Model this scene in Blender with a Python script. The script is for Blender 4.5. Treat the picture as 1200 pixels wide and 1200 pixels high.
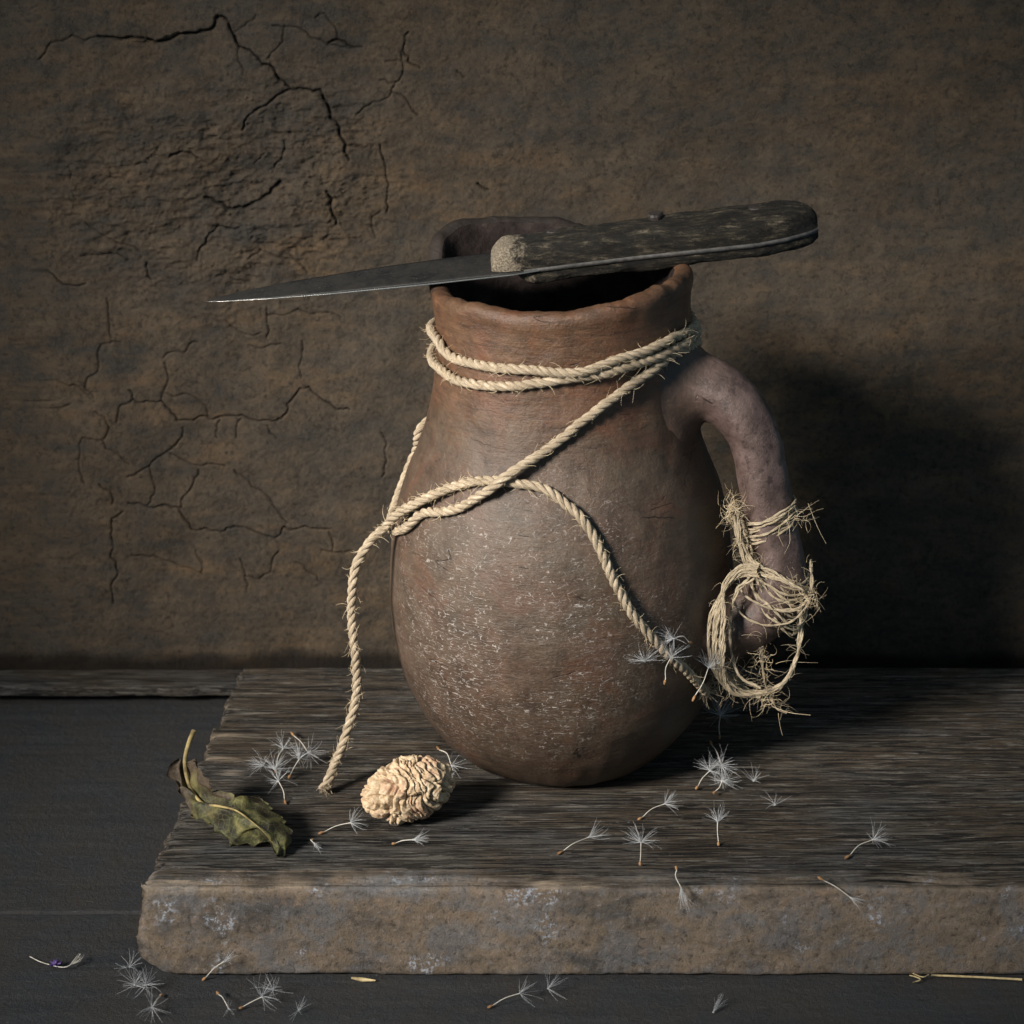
import bpy, bmesh, math, random
import numpy as np
from mathutils import Vector, Matrix, noise
from mathutils.bvhtree import BVHTree
random.seed(7); RNG = np.random.default_rng(7)
R = math.radians
S = 0.01                      # everything below is written in centimetres
for o in list(bpy.data.objects): bpy.data.objects.remove(o)
SC = bpy.context.scene; COL = SC.collection

# ---------------------------------------------------------------- camera
CAM = Vector((-2.2, -89.6, 44.3)); PITCH = R(20); FPX = 2500.0
cd = bpy.data.cameras.new('camera'); co = bpy.data.objects.new('camera', cd); COL.objects.link(co)
co.location = CAM * S; co.rotation_euler = (math.pi/2 - PITCH, 0, 0)
cd.sensor_width = 36; cd.lens = 36*FPX/1200; cd.clip_start = .01; cd.clip_end = 50
cd.dof.use_dof = True; cd.dof.focus_distance = .92; cd.dof.aperture_fstop = 16
SC.camera = co
FW = Vector((0, math.cos(PITCH), -math.sin(PITCH))); UP = Vector((0, math.sin(PITCH), math.cos(PITCH))); RT = Vector((1, 0, 0))
# ---------------------------------------------------------------- light
w = bpy.data.worlds.new('World'); SC.world = w; w.use_nodes = True
w.node_tree.nodes['Background'].inputs[0].default_value = (.56, .80, 1.0, 1)
w.node_tree.nodes['Background'].inputs[1].default_value = .20
def spot(name, frm, to, energy, radius, cone, blend, color):
    l = bpy.data.lights.new(name, 'SPOT'); l.energy = energy; l.shadow_soft_size = radius*S
    l.spot_size = R(cone); l.spot_blend = blend; l.color = color
    o = bpy.data.objects.new(name, l); COL.objects.link(o)
    o.location = Vector(frm)*S; o.rotation_euler = (Vector(to)-Vector(frm)).to_track_quat('-Z', 'Y').to_euler()
spot('key_lamp', (-98, -86, 80), (-4.2, 2, 10.2), 345, 24, 21.7, 1.0, (1.0, .925, .84))
SC.view_settings.view_transform = 'Standard'; SC.view_settings.look = 'None'
SC.view_settings.exposure = 0; SC.view_settings.gamma = 1

# ---------------------------------------------------------------- helpers
def tag(o, label=None, cat=None, group=None, kind=None):
    for k, v in (('label', label), ('category', cat), ('group', group), ('kind', kind)):
        if v: o[k] = v
    return o
def empty(name, loc=(0, 0, 0)):
    o = bpy.data.objects.new(name, None); COL.objects.link(o); o.location = Vector(loc)*S; o.empty_display_size = .02
    return o
def mesh_np(name, V, F, mat, parent=None, smooth=True, origin=(0, 0, 0), uv=None, attr=None):
    """V (n,3) cm in world, F (m,4) quads or list of faces"""
    me = bpy.data.meshes.new(name)
    V = (np.asarray(V, dtype=np.float64) - np.array(origin))*S
    if isinstance(F, np.ndarray):
        n = F.shape[1]; m = F.shape[0]
        me.vertices.add(len(V)); me.vertices.foreach_set('co', V.ravel())
        me.loops.add(m*n); me.loops.foreach_set('vertex_index', F.ravel().astype(np.int32))
        me.polygons.add(m); me.polygons.foreach_set('loop_start', np.arange(0, m*n, n, dtype=np.int32))
        me.polygons.foreach_set('loop_total', np.full(m, n, dtype=np.int32))
    else:
        me.from_pydata([tuple(v) for v in V], [], F)
    me.update(calc_edges=True); me.validate()
    if smooth: me.polygons.foreach_set('use_smooth', [True]*len(me.polygons))
    if uv is not None:
        l = me.uv_layers.new(name='UVMap'); idx = np.empty(len(me.loops), dtype=np.int32)
        me.loops.foreach_get('vertex_index', idx); l.data.foreach_set('uv', np.asarray(uv)[idx].astype(np.float32).ravel())
    if attr is not None:
        for k, a in attr.items():
            at = me.attributes.new(k, 'FLOAT', 'POINT'); at.data.foreach_set('value', np.asarray(a, dtype=np.float32))
    if mat: me.materials.append(mat)
    o = bpy.data.objects.new(name, me); COL.objects.link(o)
    if parent is not None:
        o.parent = parent; o.location = Vector(origin)*S - wloc(parent)
    else: o.location = Vector(origin)*S
    return o
def wloc(o):
    v = o.location.copy()
    while o.parent: o = o.parent; v += o.location
    return v
def grid_faces(nu, nv, wrap_u=False, wrap_v=False):
    a = np.arange(nu if wrap_u else nu-1); b = np.arange(nv if wrap_v else nv-1)
    A, B = np.meshgrid(a, b, indexing='ij'); A2 = (A+1) % nu; B2 = (B+1) % nv
    return np.stack([A*nv+B, A2*nv+B, A2*nv+B2, A*nv+B2], -1).reshape(-1, 4)
def ray(u, v): return (FW*FPX + RT*(u-600) + UP*(600-v)).normalized()
def on_z(u, v, z=0.): d = ray(u, v); return CAM + d*((z-CAM.z)/d.z)
def on_y(u, v, y): d = ray(u, v); return CAM + d*((y-CAM.y)/d.y)
def on_plane(u, v, p, n): d = ray(u, v); return CAM + d*((Vector(p)-CAM).dot(n)/d.dot(n))
def smooth01(x): x = max(0., min(1., x)); return x*x*(3-2*x)
def catmull(P, step, closed=False):
    P = [Vector(p) for p in P]; out = []
    n = len(P)
    for i in range(n-1):
        p0 = P[i-1] if i else P[0]*2-P[1]; p1 = P[i]; p2 = P[i+1]; p3 = P[i+2] if i+2 < n else P[-1]*2-P[-2]
        t0 = 0.; t1 = t0+max(1e-4, (p1-p0).length)**.5; t2 = t1+max(1e-4, (p2-p1).length)**.5; t3 = t2+max(1e-4, (p3-p2).length)**.5
        k = max(2, int((p2-p1).length/step))
        for j in range(k):
            t = t1+(t2-t1)*j/k
            A1 = p0*((t1-t)/(t1-t0))+p1*((t-t0)/(t1-t0)); A2 = p1*((t2-t)/(t2-t1))+p2*((t-t1)/(t2-t1)); A3 = p2*((t3-t)/(t3-t2))+p3*((t-t2)/(t3-t2))
            B1 = A1*((t2-t)/(t2-t0))+A2*((t-t0)/(t2-t0)); B2 = A2*((t3-t)/(t3-t1))+A3*((t-t1)/(t3-t1))
            out.append(B1*((t2-t)/(t2-t1))+B2*((t-t1)/(t2-t1)))
    out.append(P[-1].copy()); return out
def frames(P):
    n = len(P); T = []
    for i in range(n):
        d = P[min(n-1, i+1)]-P[max(0, i-1)]
        T.append(d.normalized() if d.length > 1e-9 else Vector((0, 0, 1)))
    a = Vector((0, 0, 1)) if abs(T[0].z) < .9 else Vector((1, 0, 0))
    N = (a-T[0]*a.dot(T[0])).normalized(); out = []
    for i in range(n):
        N = (N-T[i]*N.dot(T[i])).normalized(); out.append((T[i], N, T[i].cross(N)))
    return out
class Geo:
    def __init__(s): s.V = []; s.F = []; s.UV = []; s.n = 0
    def add(s, V, F, UV=None):
        V = np.asarray(V, dtype=float); s.V.append(V); s.F.append(np.asarray(F)+s.n); s.n += len(V)
        s.UV.append(np.zeros((len(V), 2)) if UV is None else np.asarray(UV, dtype=float))
    def tube(s, P, r, k=6, voff=0., ell=None):
        P = [Vector(p) for p in P]; n = len(P); fr = frames(P)
        rr = r if hasattr(r, '__len__') else [r]*n
        V = np.empty((n, k, 3)); UV = np.empty((n, k, 2)); L = voff
        an = np.arange(k)*2*math.pi/k; c = np.cos(an); si = np.sin(an)
        for i in range(n):
            if i: L += (P[i]-P[i-1]).length
            N = np.array(fr[i][1]); B = np.array(fr[i][2])
            e = 1. if ell is None else ell[i]
            V[i] = np.array(P[i])+rr[i]*(np.outer(c, N)+np.outer(si, B)*e)
            UV[i, :, 0] = np.abs(np.arange(k)/k*2-1); UV[i, :, 1] = L
        F = grid_faces(n, k, wrap_v=True)
        s.add(V.reshape(-1, 3), F, UV.reshape(-1, 2))
        base = s.n-n*k
        c0 = np.array(P[0]); c1 = np.array(P[-1])
        s.V.append(np.array([c0, c1])); s.UV.append(np.array([[0, voff], [0, L]])); i0 = s.n; s.n += 2
        caps = [[base+(j+1) % k, base+j, i0, i0] for j in range(k)]+[[base+(n-1)*k+j, base+(n-1)*k+(j+1) % k, i0+1, i0+1] for j in range(k)]
        s.F.append(np.array([[a, b, c_, c_] for a, b, c_, _ in caps]))
    def hair(s, P, r0, r1):
        n = len(P); rr = [r0+(r1-r0)*i/(n-1) for i in range(n)]; fr = frames([Vector(p) for p in P])
        V = []; 
        for i in range(n):
            for j in range(3):
                a = j*2.0944; V.append(Vector(P[i])+(fr[i][1]*math.cos(a)+fr[i][2]*math.sin(a))*rr[i])
        F = grid_faces(n, 3, wrap_v=True); s.add(np.array([tuple(v) for v in V]), F)
    def build(s, name, mat, parent=None, origin=None, smooth=True):
        V = np.concatenate(s.V); F = np.concatenate(s.F); UV = np.concatenate(s.UV)
        # drop doubled index of triangle caps
        tri = F[:, 2] == F[:, 3]
        if origin is None: origin = (0, 0, 0) if parent is None else tuple(wloc(parent)/S)
        me = bpy.data.meshes.new(name); Vs = (V-np.array(origin))*S
        me.vertices.add(len(Vs)); me.vertices.foreach_set('co', Vs.ravel())
        Q = F[~tri]; T = F[tri][:, :3]; nl = Q.size+T.size
        me.loops.add(nl); me.loops.foreach_set('vertex_index', np.concatenate([Q.ravel(), T.ravel()]).astype(np.int32))
        me.polygons.add(len(Q)+len(T))
        ls = np.concatenate([np.arange(len(Q))*4, len(Q)*4+np.arange(len(T))*3]).astype(np.int32)
        lt = np.concatenate([np.full(len(Q), 4), np.full(len(T), 3)]).astype(np.int32)
        me.polygons.foreach_set('loop_start', ls); me.polygons.foreach_set('loop_total', lt)
        me.update(calc_edges=True); me.validate()
        if smooth: me.polygons.foreach_set('use_smooth', [True]*len(me.polygons))
        l = me.uv_layers.new(name='UVMap'); idx = np.empty(len(me.loops), dtype=np.int32)
        me.loops.foreach_get('vertex_index', idx); l.data.foreach_set('uv', UV[idx].astype(np.float32).ravel())
        me.materials.append(mat)
        o = bpy.data.objects.new(name, me); COL.objects.link(o)
        if parent is not None: o.parent = parent; o.location = Vector(origin)*S-wloc(parent)
        else: o.location = Vector(origin)*S
        return o
def vnoise2(X, Y, seed=0):
    """smooth 2-D value noise, numpy"""
    r = np.random.default_rng(seed); N = 256; L = r.random((N, N))*2-1
    xi = np.floor(X).astype(int); yi = np.floor(Y).astype(int); fx = X-xi; fy = Y-yi
    fx = fx*fx*fx*(fx*(fx*6-15)+10); fy = fy*fy*fy*(fy*(fy*6-15)+10)
    a = L[xi % N, yi % N]; b = L[(xi+1) % N, yi % N]; c = L[xi % N, (yi+1) % N]; d = L[(xi+1) % N, (yi+1) % N]
    return (a*(1-fx)+b*fx)*(1-fy)+(c*(1-fx)+d*fx)*fy
def fbm2(X, Y, seed=0, octv=5, g=.55):
    o = 0; a = 1.
    for i in range(octv):
        o = o+a*vnoise2(X+i*17.3, Y+i*5.1, seed+i); X = X*2.03; Y = Y*2.03; a *= g
    return o

# ---------------------------------------------------------------- materials
class M:
    def __init__(s, name, rough=.8, spec=.3, metal=0.):
        s.m = bpy.data.materials.new(name); s.m.use_nodes = True; s.t = s.m.node_tree; s.N = s.t.nodes
        s.b = s.N['Principled BSDF']; s.b.inputs['Roughness'].default_value = rough
        s.b.inputs['Specular IOR Level'].default_value = spec; s.b.inputs['Metallic'].default_value = metal
        s.bump = None
    def n(s, t, **k):
        x = s.N.new(t)
        for a, b in k.items(): setattr(x, a, b)
        return x
    def put(s, a, b):
        if isinstance(a, (int, float)): b.default_value = a
        elif isinstance(a, (tuple, list)): b.default_value = tuple(a) if len(a) != 3 or b.type == 'VECTOR' else (*a, 1)
        else: s.t.links.new(a, b)
    def co(s, scale=(1, 1, 1), rot=(0, 0, 0), src='Object', loc=(0, 0, 0)):
        """centimetre object coordinates"""
        tc = s.n('ShaderNodeTexCoord'); mp = s.n('ShaderNodeMapping')
        k = 100 if src == 'Object' else 1
        mp.inputs['Scale'].default_value = [c*k for c in scale]; mp.inputs['Rotation'].default_value = rot; mp.inputs['Location'].default_value = loc
        s.t.links.new(tc.outputs[src], mp.inputs['Vector']); return mp.outputs[0]
    def noise(s, v, sc, det=6, ro=.6, dist=0.):
        x = s.n('ShaderNodeTexNoise'); s.put(v, x.inputs['Vector']); x.inputs['Scale'].default_value = sc
        x.inputs['Detail'].default_value = det; x.inputs['Roughness'].default_value = ro; x.inputs['Distortion'].default_value = dist
        return x.outputs['Fac']
    def voro(s, v, sc, feat='DISTANCE_TO_EDGE', rnd=1.):
        x = s.n('ShaderNodeTexVoronoi', feature=feat); s.put(v, x.inputs['Vector']); x.inputs['Scale'].default_value = sc
        x.inputs['Randomness'].default_value = rnd
        return x.outputs['Distance']
    def ramp(s, f, stops, interp='LINEAR'):
        x = s.n('ShaderNodeValToRGB'); s.put(f, x.inputs[0]); e = x.color_ramp.elements; x.color_ramp.interpolation = interp
        while len(e) < len(stops): e.new(.5)
        for i, (p, c) in enumerate(stops):
            e[i].position = p; e[i].color = (c, c, c, 1) if isinstance(c, (int, float)) else (*c, 1)
        return x.outputs[0]
    def mix(s, f, a, b, mode='MIX'):
        x = s.n('ShaderNodeMix', data_type='RGBA', blend_type=mode); s.put(f, x.inputs['Factor'])
        s.put(a, x.inputs[6]); s.put(b, x.inputs[7]); return x.outputs[2]
    def math(s, op, a, b=0.):
        x = s.n('ShaderNodeMath', operation=op); s.put(a, x.inputs[0]); s.put(b, x.inputs[1]); return x.outputs[0]
    def attr(s, name): x = s.n('ShaderNodeAttribute', attribute_name=name); return x.outputs['Fac']
    def sep(s, v):
        x = s.n('ShaderNodeSeparateXYZ'); s.put(v, x.inputs[0]); return x.outputs
    def addbump(s, h, strength, dist_cm):
        x = s.n('ShaderNodeBump'); s.put(h, x.inputs['Height']); x.inputs['Strength'].default_value = strength
        x.inputs['Distance'].default_value = dist_cm*S
        if s.bump is not None: s.t.links.new(s.bump, x.inputs['Normal'])
        s.bump = x.outputs[0]; s.t.links.new(s.bump, s.b.inputs['Normal'])
    def col(s, c): s.put(c, s.b.inputs['Base Color'])
    def rough(s, c): s.put(c, s.b.inputs['Roughness'])

def mat_wall():
    m = M('old_plaster', .92, .15); v = m.co()
    big = m.noise(v, .10, 5, .6, .6); mid = m.noise(v, .42, 7, .68, .5); fine = m.noise(v, 3.2, 8, .72)
    streak = m.noise(m.co((.25, 1, 1.3)), .8, 6, .65, .4)
    c = m.ramp(mid, [(.34, (.050, .050, .052)), (.44, (.105, .090, .074)), (.53, (.175, .130, .088)), (.66, (.250, .195, .140))])
    c2 = m.ramp(streak, [(.34, (.055, .060, .064)), (.50, (.125, .100, .074)), (.66, (.215, .140, .082))])
    c = m.mix(.5, c, c2)
    c = m.mix(m.ramp(big, [(.40, 0.), (.62, .5)]), c, (.115, .108, .098))
    c = m.mix(m.ramp(m.noise(m.co((.5, 1, 1), loc=(5, 1, 2)), .75, 7, .72, .8), [(.46, 0.), (.62, .5)]), c, (.062, .066, .068))
    c = m.mix(m.ramp(m.noise(m.co((.6, 1, 1), loc=(1, 8, 2)), 1.0, 6, .7, .5), [(.50, 0.), (.70, .38)]), c, (.24, .175, .12))
    c = m.mix(m.ramp(m.noise(v, 1.1, 6, .7, 1.), [(.56, 0.), (.68, .55)]), c, (.040, .042, .045))
    c = m.mix(m.ramp(fine, [(.36, .8), (.48, 0.)]), c, (.05, .045, .04))
    c = m.mix(m.ramp(m.noise(v, 14, 3, .6), [(.5, 0.), (.75, .35)]), c, (.26, .22, .17))
    c = m.mix(m.ramp(m.attr('dirt_shade'), [(0., 0.), (1., .93)]), c, (.010, .009, .009))  # dirt in the cracks, plus painted shade along the wall foot
    c = m.mix(m.ramp(m.noise(m.co((3, 3, 1)), 7, 3, .8), [(.35, .35), (.5, 0.)]), c, (.03, .03, .03)); c = m.mix(1., c, (.64, .61, .565), 'MULTIPLY')
    m.col(c)
    m.addbump(mid, .35, .3); m.addbump(fine, .6, .10); m.addbump(m.noise(v, 14, 4, .8), .8, .04)
    return m.m
def mat_jug(handle=False):
    m = M('fired_clay' if not handle else 'handle_clay', .5, .45); v = m.co()
    big = m.noise(v, .17, 5, .6, .6); mid = m.noise(v, .75, 7, .66, .4); fine = m.noise(v, 7, 7, .75); med = m.noise(v, 2.6, 6, .7)
    if handle:
        c = m.ramp(mid, [(.33, (.090, .066, .062)), (.5, (.165, .128, .122)), (.66, (.25, .20, .20))])
        c = m.mix(m.ramp(med, [(.36, .8), (.47, 0.)]), c, (.05, .036, .034)); c = m.mix(m.ramp(fine, [(.58, 0.), (.74, .6)]), c, (.42, .37, .36))
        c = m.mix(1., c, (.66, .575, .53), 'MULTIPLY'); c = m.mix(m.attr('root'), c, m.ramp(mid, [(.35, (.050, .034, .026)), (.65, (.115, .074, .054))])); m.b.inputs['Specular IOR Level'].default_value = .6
        m.addbump(mid, .4, .15); m.addbump(med, .5, .06); m.addbump(fine, .7, .04); z = m.sep(v)
        e2 = m.voro(m.co((1, 1, .55), (.3, .5, 0)), .75); hair = m.math('MULTIPLY', m.ramp(e2, [(.006, 1.), (.02, 0.)]), m.ramp(m.noise(v, .7, 2), [(.70, 0.), (.76, 1.)]))
        c = m.mix(m.math('MULTIPLY', hair, .85), c, (.02, .014, .012)); m.addbump(m.math('SUBTRACT', 1., hair), .8, .06)
        m.col(c); m.rough(m.ramp(fine, [(.3, .34), (.7, .6)])); return m.m
    brush = m.noise(m.co((.5, .5, 3.), (.12, .2, 0)), 1.6, 7, .7, .5); br2 = m.noise(m.co((.5, .5, 4.), (-.35, .45, 0)), 2.4, 6, .75, .2)
    z = m.sep(v); zn = m.math('MULTIPLY', z[2], 1/22.)
    c = m.ramp(mid, [(.32, (.095, .064, .046)), (.46, (.170, .120, .088)), (.58, (.225, .165, .122)), (.72, (.27, .215, .165))])
    c = m.mix(m.ramp(big, [(.42, 0.), (.58, .75)]), c, m.mix(.6, c, (.165, .145, .105)))
    c = m.mix(m.ramp(m.noise(v, .38, 5, .65, .6), [(.50, 0.), (.64, .75)]), c, m.mix(.6, c, (.25, .135, .095)))
    neck = m.ramp(zn, [(.72, 0.), (.86, 1.)])
    c = m.mix(m.math('MULTIPLY', neck, .65), c, m.mix(1., c, (1.45, .98, .66), 'MULTIPLY'))
    c = m.mix(m.math('MULTIPLY', m.ramp(brush, [(.34, .6), (.47, 0.)]), m.math('ADD', m.math('MULTIPLY', neck, .6), .4)), c, (.060, .042, .034))
    c = m.mix(m.math('MULTIPLY', m.ramp(brush, [(.55, 0.), (.68, .55)]), m.math('ADD', m.math('MULTIPLY', neck, .8), .25)), c, (.42, .24, .13))
    c = m.mix(m.ramp(br2, [(.62, 0.), (.72, .5)]), c, (.34, .23, .165)); c = m.mix(m.ramp(br2, [(.28, .5), (.38, 0.)]), c, (.05, .036, .03))
    c = m.mix(m.ramp(med, [(.58, 0.), (.72, .55)]), c, (.060, .044, .037))
    c = m.mix(m.ramp(fine, [(.56, 0.), (.76, .5)]), c, (.42, .33, .26)); c = m.mix(m.ramp(fine, [(.28, .55), (.42, 0.)]), c, (.05, .035, .03))
    m.addbump(big, .4, .5); m.addbump(brush, .4, .07); m.addbump(br2, .5, .05); m.addbump(mid, .5, .14); m.addbump(med, .5, .05); m.addbump(fine, .75, .04)
    # darker brown towards the bottom, dry craze of pale slip across the belly
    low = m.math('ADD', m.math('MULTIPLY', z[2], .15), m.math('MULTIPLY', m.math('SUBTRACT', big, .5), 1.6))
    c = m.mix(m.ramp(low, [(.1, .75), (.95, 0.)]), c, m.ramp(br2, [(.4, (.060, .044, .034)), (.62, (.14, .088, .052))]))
    red = m.ramp(m.noise(v, .5, 5, .7, .8), [(.50, 0.), (.64, .5)]); c = m.mix(red, c, m.mix(1., c, (1.12, .86, .70), 'MULTIPLY'))
    wv = m.n('ShaderNodeVectorMath', operation='ADD')
    nz = m.n('ShaderNodeTexNoise'); nz.inputs['Scale'].default_value = 1.1; nz.inputs['Detail'].default_value = 3; m.put(v, nz.inputs['Vector'])
    mul = m.n('ShaderNodeVectorMath', operation='SCALE'); mul.inputs['Scale'].default_value = .8; m.put(nz.outputs['Color'], mul.inputs[0])
    m.put(m.co((.55, .55, 2.6), (.0, .16, 0)), wv.inputs[0]); m.put(mul.outputs[0], wv.inputs[1])
    e = m.voro(wv.outputs[0], 3.1)
    line = m.ramp(e, [(.012, 1.), (.045, 0.)])
    brk = m.ramp(m.noise(v, 4.5, 3, .6), [(.49, 0.), (.53, 1.)])
    cd_ = m.n('ShaderNodeVectorMath', operation='DISTANCE'); m.put(v, cd_.inputs[0]); cd_.inputs[1].default_value = (-1.9, -7.0, 8.6)
    zz = m.ramp(m.math('MULTIPLY', m.math('ADD', cd_.outputs['Value'], m.math('MULTIPLY', m.math('SUBTRACT', big, .5), 9.)), .1), [(.26, 1.), (.56, .5), (.78, 0.)])
    msk = m.math('MULTIPLY', m.math('MULTIPLY', line, brk), m.math('MULTIPLY', zz, m.ramp(m.noise(v, .30, 3, .6), [(.40, .1), (.52, 1.)])))
    c = m.mix(m.math('MULTIPLY', msk, .9), c, (.74, .68, .62))
    speck = m.math('MULTIPLY', m.ramp(m.voro(v, 7.5, 'F1'), [(.08, 1.), (.15, 0.)]), m.ramp(m.noise(v, .9, 3), [(.50, 0.), (.60, 1.)]))
    c = m.mix(m.math('MULTIPLY', speck, .6), c, (.60, .52, .45))
    e2 = m.voro(wv.outputs[0], .30); hair = m.math('MULTIPLY', m.ramp(e2, [(.004, 1.), (.012, 0.)]), m.ramp(m.noise(v, .5, 2), [(.58, 0.), (.64, 1.)]))
    c = m.mix(m.math('MULTIPLY', hair, .7), c, (.02, .014, .012))
    c = m.mix(m.math('MULTIPLY', m.attr('soot'), .93), c, m.ramp(med, [(.4, (.008, .007, .006)), (.7, (.035, .027, .021))]))
    c = m.mix(1., c, (.455, .425, .405), 'MULTIPLY'); c = m.mix(m.math('MULTIPLY', msk, .7), c, (.46, .43, .40))
    m.addbump(msk, .6, .03); m.addbump(m.math('SUBTRACT', 1., hair), .7, .05)
    m.b.inputs['Specular IOR Level'].default_value = .5; m.col(c); m.rough(m.math('ADD', m.ramp(fine, [(.3, .33), (.7, .56)]), m.math('MULTIPLY', m.attr('soot'), .3)))
    return m.m
def mat_clay_inside():
    m = M('dark_clay_inside', .75, .25); v = m.co(); n = m.noise(v, .9, 6, .65)
    m.col(m.ramp(n, [(.35, (.010, .008, .007)), (.6, (.034, .025, .023)), (.75, (.085, .060, .055))])); m.addbump(n, .7, .2); m.addbump(m.noise(v, 5, 5, .7), .6, .06); m.b.inputs['Specular IOR Level'].default_value = .12; return m.m
def mat_fibre(name, dark, mid, pale, fib=9.):
    m = M(name, .8, .25); v = m.co(src='UV', scale=(fib, 1.4, 1)); n = m.noise(v, 1.6, 5, .7)
    o = m.co(); big = m.noise(o, 1.2, 4, .6)
    c = m.ramp(n, [(.30, dark), (.46, mid), (.66, pale)])
    c = m.mix(m.ramp(big, [(.42, .0), (.68, .55)]), c, tuple(.62*x for x in mid))
    m.col(c); m.addbump(n, .9, .05); m.b.inputs['Subsurface Weight'].default_value = 0
    return m.m
def mat_wood_top():
    m = M('weathered_wood', .8, .3); z = m.sep(m.co())
    g = m.noise(m.co((.06, 1, 1)), 4.6, 9, .74, .15); g2 = m.noise(m.co((.035, 1.4, 1.4)), 6.5, 5, .66, .1); big = m.noise(m.co((.5, 1, 1)), .22, 5, .62, .4)
    g3 = m.noise(m.co((.06, 1, 1), loc=(4, 4, 4)), 11, 5, .7)
    c = m.ramp(g, [(.37, (.014, .013, .012)), (.46, (.040, .036, .030)), (.54, (.072, .066, .055)), (.68, (.15, .14, .12))])
    c = m.mix(m.ramp(big, [(.38, 0.), (.54, .8)]), c, m.mix(.6, c, (.078, .052, .028)))
    c = m.mix(m.ramp(m.noise(m.co((.4, 1, 1), loc=(7, 3, 1)), .35, 4, .6), [(.48, 0.), (.64, .6)]), c, m.mix(.55, c, (.085, .098, .112)))
    c = m.mix(m.ramp(g2, [(.435, .95), (.475, 0.)]), c, (.007, .006, .006))
    c = m.mix(m.ramp(g3, [(.41, .85), (.46, 0.)]), c, (.009, .008, .007))
    c = m.mix(m.ramp(m.noise(m.co((.05, 1, 1), loc=(9, 2, 4)), 9, 5, .75), [(.56, 0.), (.62, .7)]), c, (.20, .19, .17))
    c = m.mix(m.ramp(m.noise(m.co((.5, 1, 1)), 12, 4, .7), [(.62, 0.), (.74, .6)]), c, (.34, .32, .28))
    # front face: plaster-like, rusty and blue-grey crust
    v = m.co((1, 1, 1)); vs = m.co((.45, 1, 1)); a = m.noise(vs, .42, 6, .62, .4); b = m.noise(v, 3.4, 7, .74, .3); f = m.noise(v, 13, 5, .75)
    d = m.ramp(a, [(.33, (.105, .100, .095)), (.45, (.21, .165, .12)), (.55, (.265, .205, .15)), (.66, (.24, .235, .23))])
    d = m.mix(m.ramp(m.noise(v, .55, 5, .65, .4), [(.48, 0.), (.60, .7)]), d, (.175, .175, .18))
    d = m.mix(m.ramp(m.noise(vs, .7, 5, .6, .3), [(.55, 0.), (.68, .6)]), d, (.075, .065, .058))
    d = m.mix(m.ramp(m.noise(v, 1.7, 5, .7), [(.56, 0.), (.70, .5)]), d, (.30, .185, .105))
    d = m.mix(m.ramp(b, [(.34, .8), (.46, 0.)]), d, (.050, .042, .037))
    d = m.mix(m.ramp(b, [(.56, 0.), (.70, .5)]), d, (.36, .37, .40))
    d = m.mix(m.ramp(f, [(.32, .6), (.44, 0.)]), d, (.05, .045, .04)); d = m.mix(m.ramp(f, [(.58, 0.), (.74, .55)]), d, (.52, .47, .40))
    spot_ = m.math('MULTIPLY', m.ramp(m.noise(v, 5., 4, .8), [(.52, 0.), (.58, 1.)]), m.ramp(m.noise(v, .45, 2, .5, .3), [(.58, 0.), (.65, 1.)]))
    d = m.mix(m.math('MULTIPLY', spot_, .8), d, (.52, .57, .66))
    c = m.mix(m.math('MULTIPLY', m.attr('crack'), .95), c, (.006, .005, .005))
    d = m.mix(1., d, (.88, .88, .88), 'MULTIPLY')
    c = m.mix(m.attr('front'), c, d)
    e = m.ramp(m.noise(m.co((.6, 1, 1)), 1.3, 5, .7), [(.42, (.03, .025, .02)), (.62, (.18, .14, .10))])
    c = m.mix(m.attr('end'), c, e)
    c = m.mix(m.math('MULTIPLY', m.attr('worn'), m.ramp(m.noise(m.co((.2, 1, 1)), 2, 6, .7), [(.38, 0.), (.6, .9)])), c, (.50, .40, .29))
    m.col(c)
    fr = m.attr('front'); wood = m.math('ADD', g, m.math('MULTIPLY', m.ramp(g2, [(.3, 0.), (.47, 1.)]), .8))
    inv = m.math('SUBTRACT', 1., fr)
    m.addbump(m.math('MULTIPLY', wood, inv), .9, .09); m.addbump(m.math('MULTIPLY', g3, inv), .6, .03); m.addbump(m.math('MULTIPLY', b, fr), .9, .13); m.addbump(f, .9, .05)
    return m.m
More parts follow.
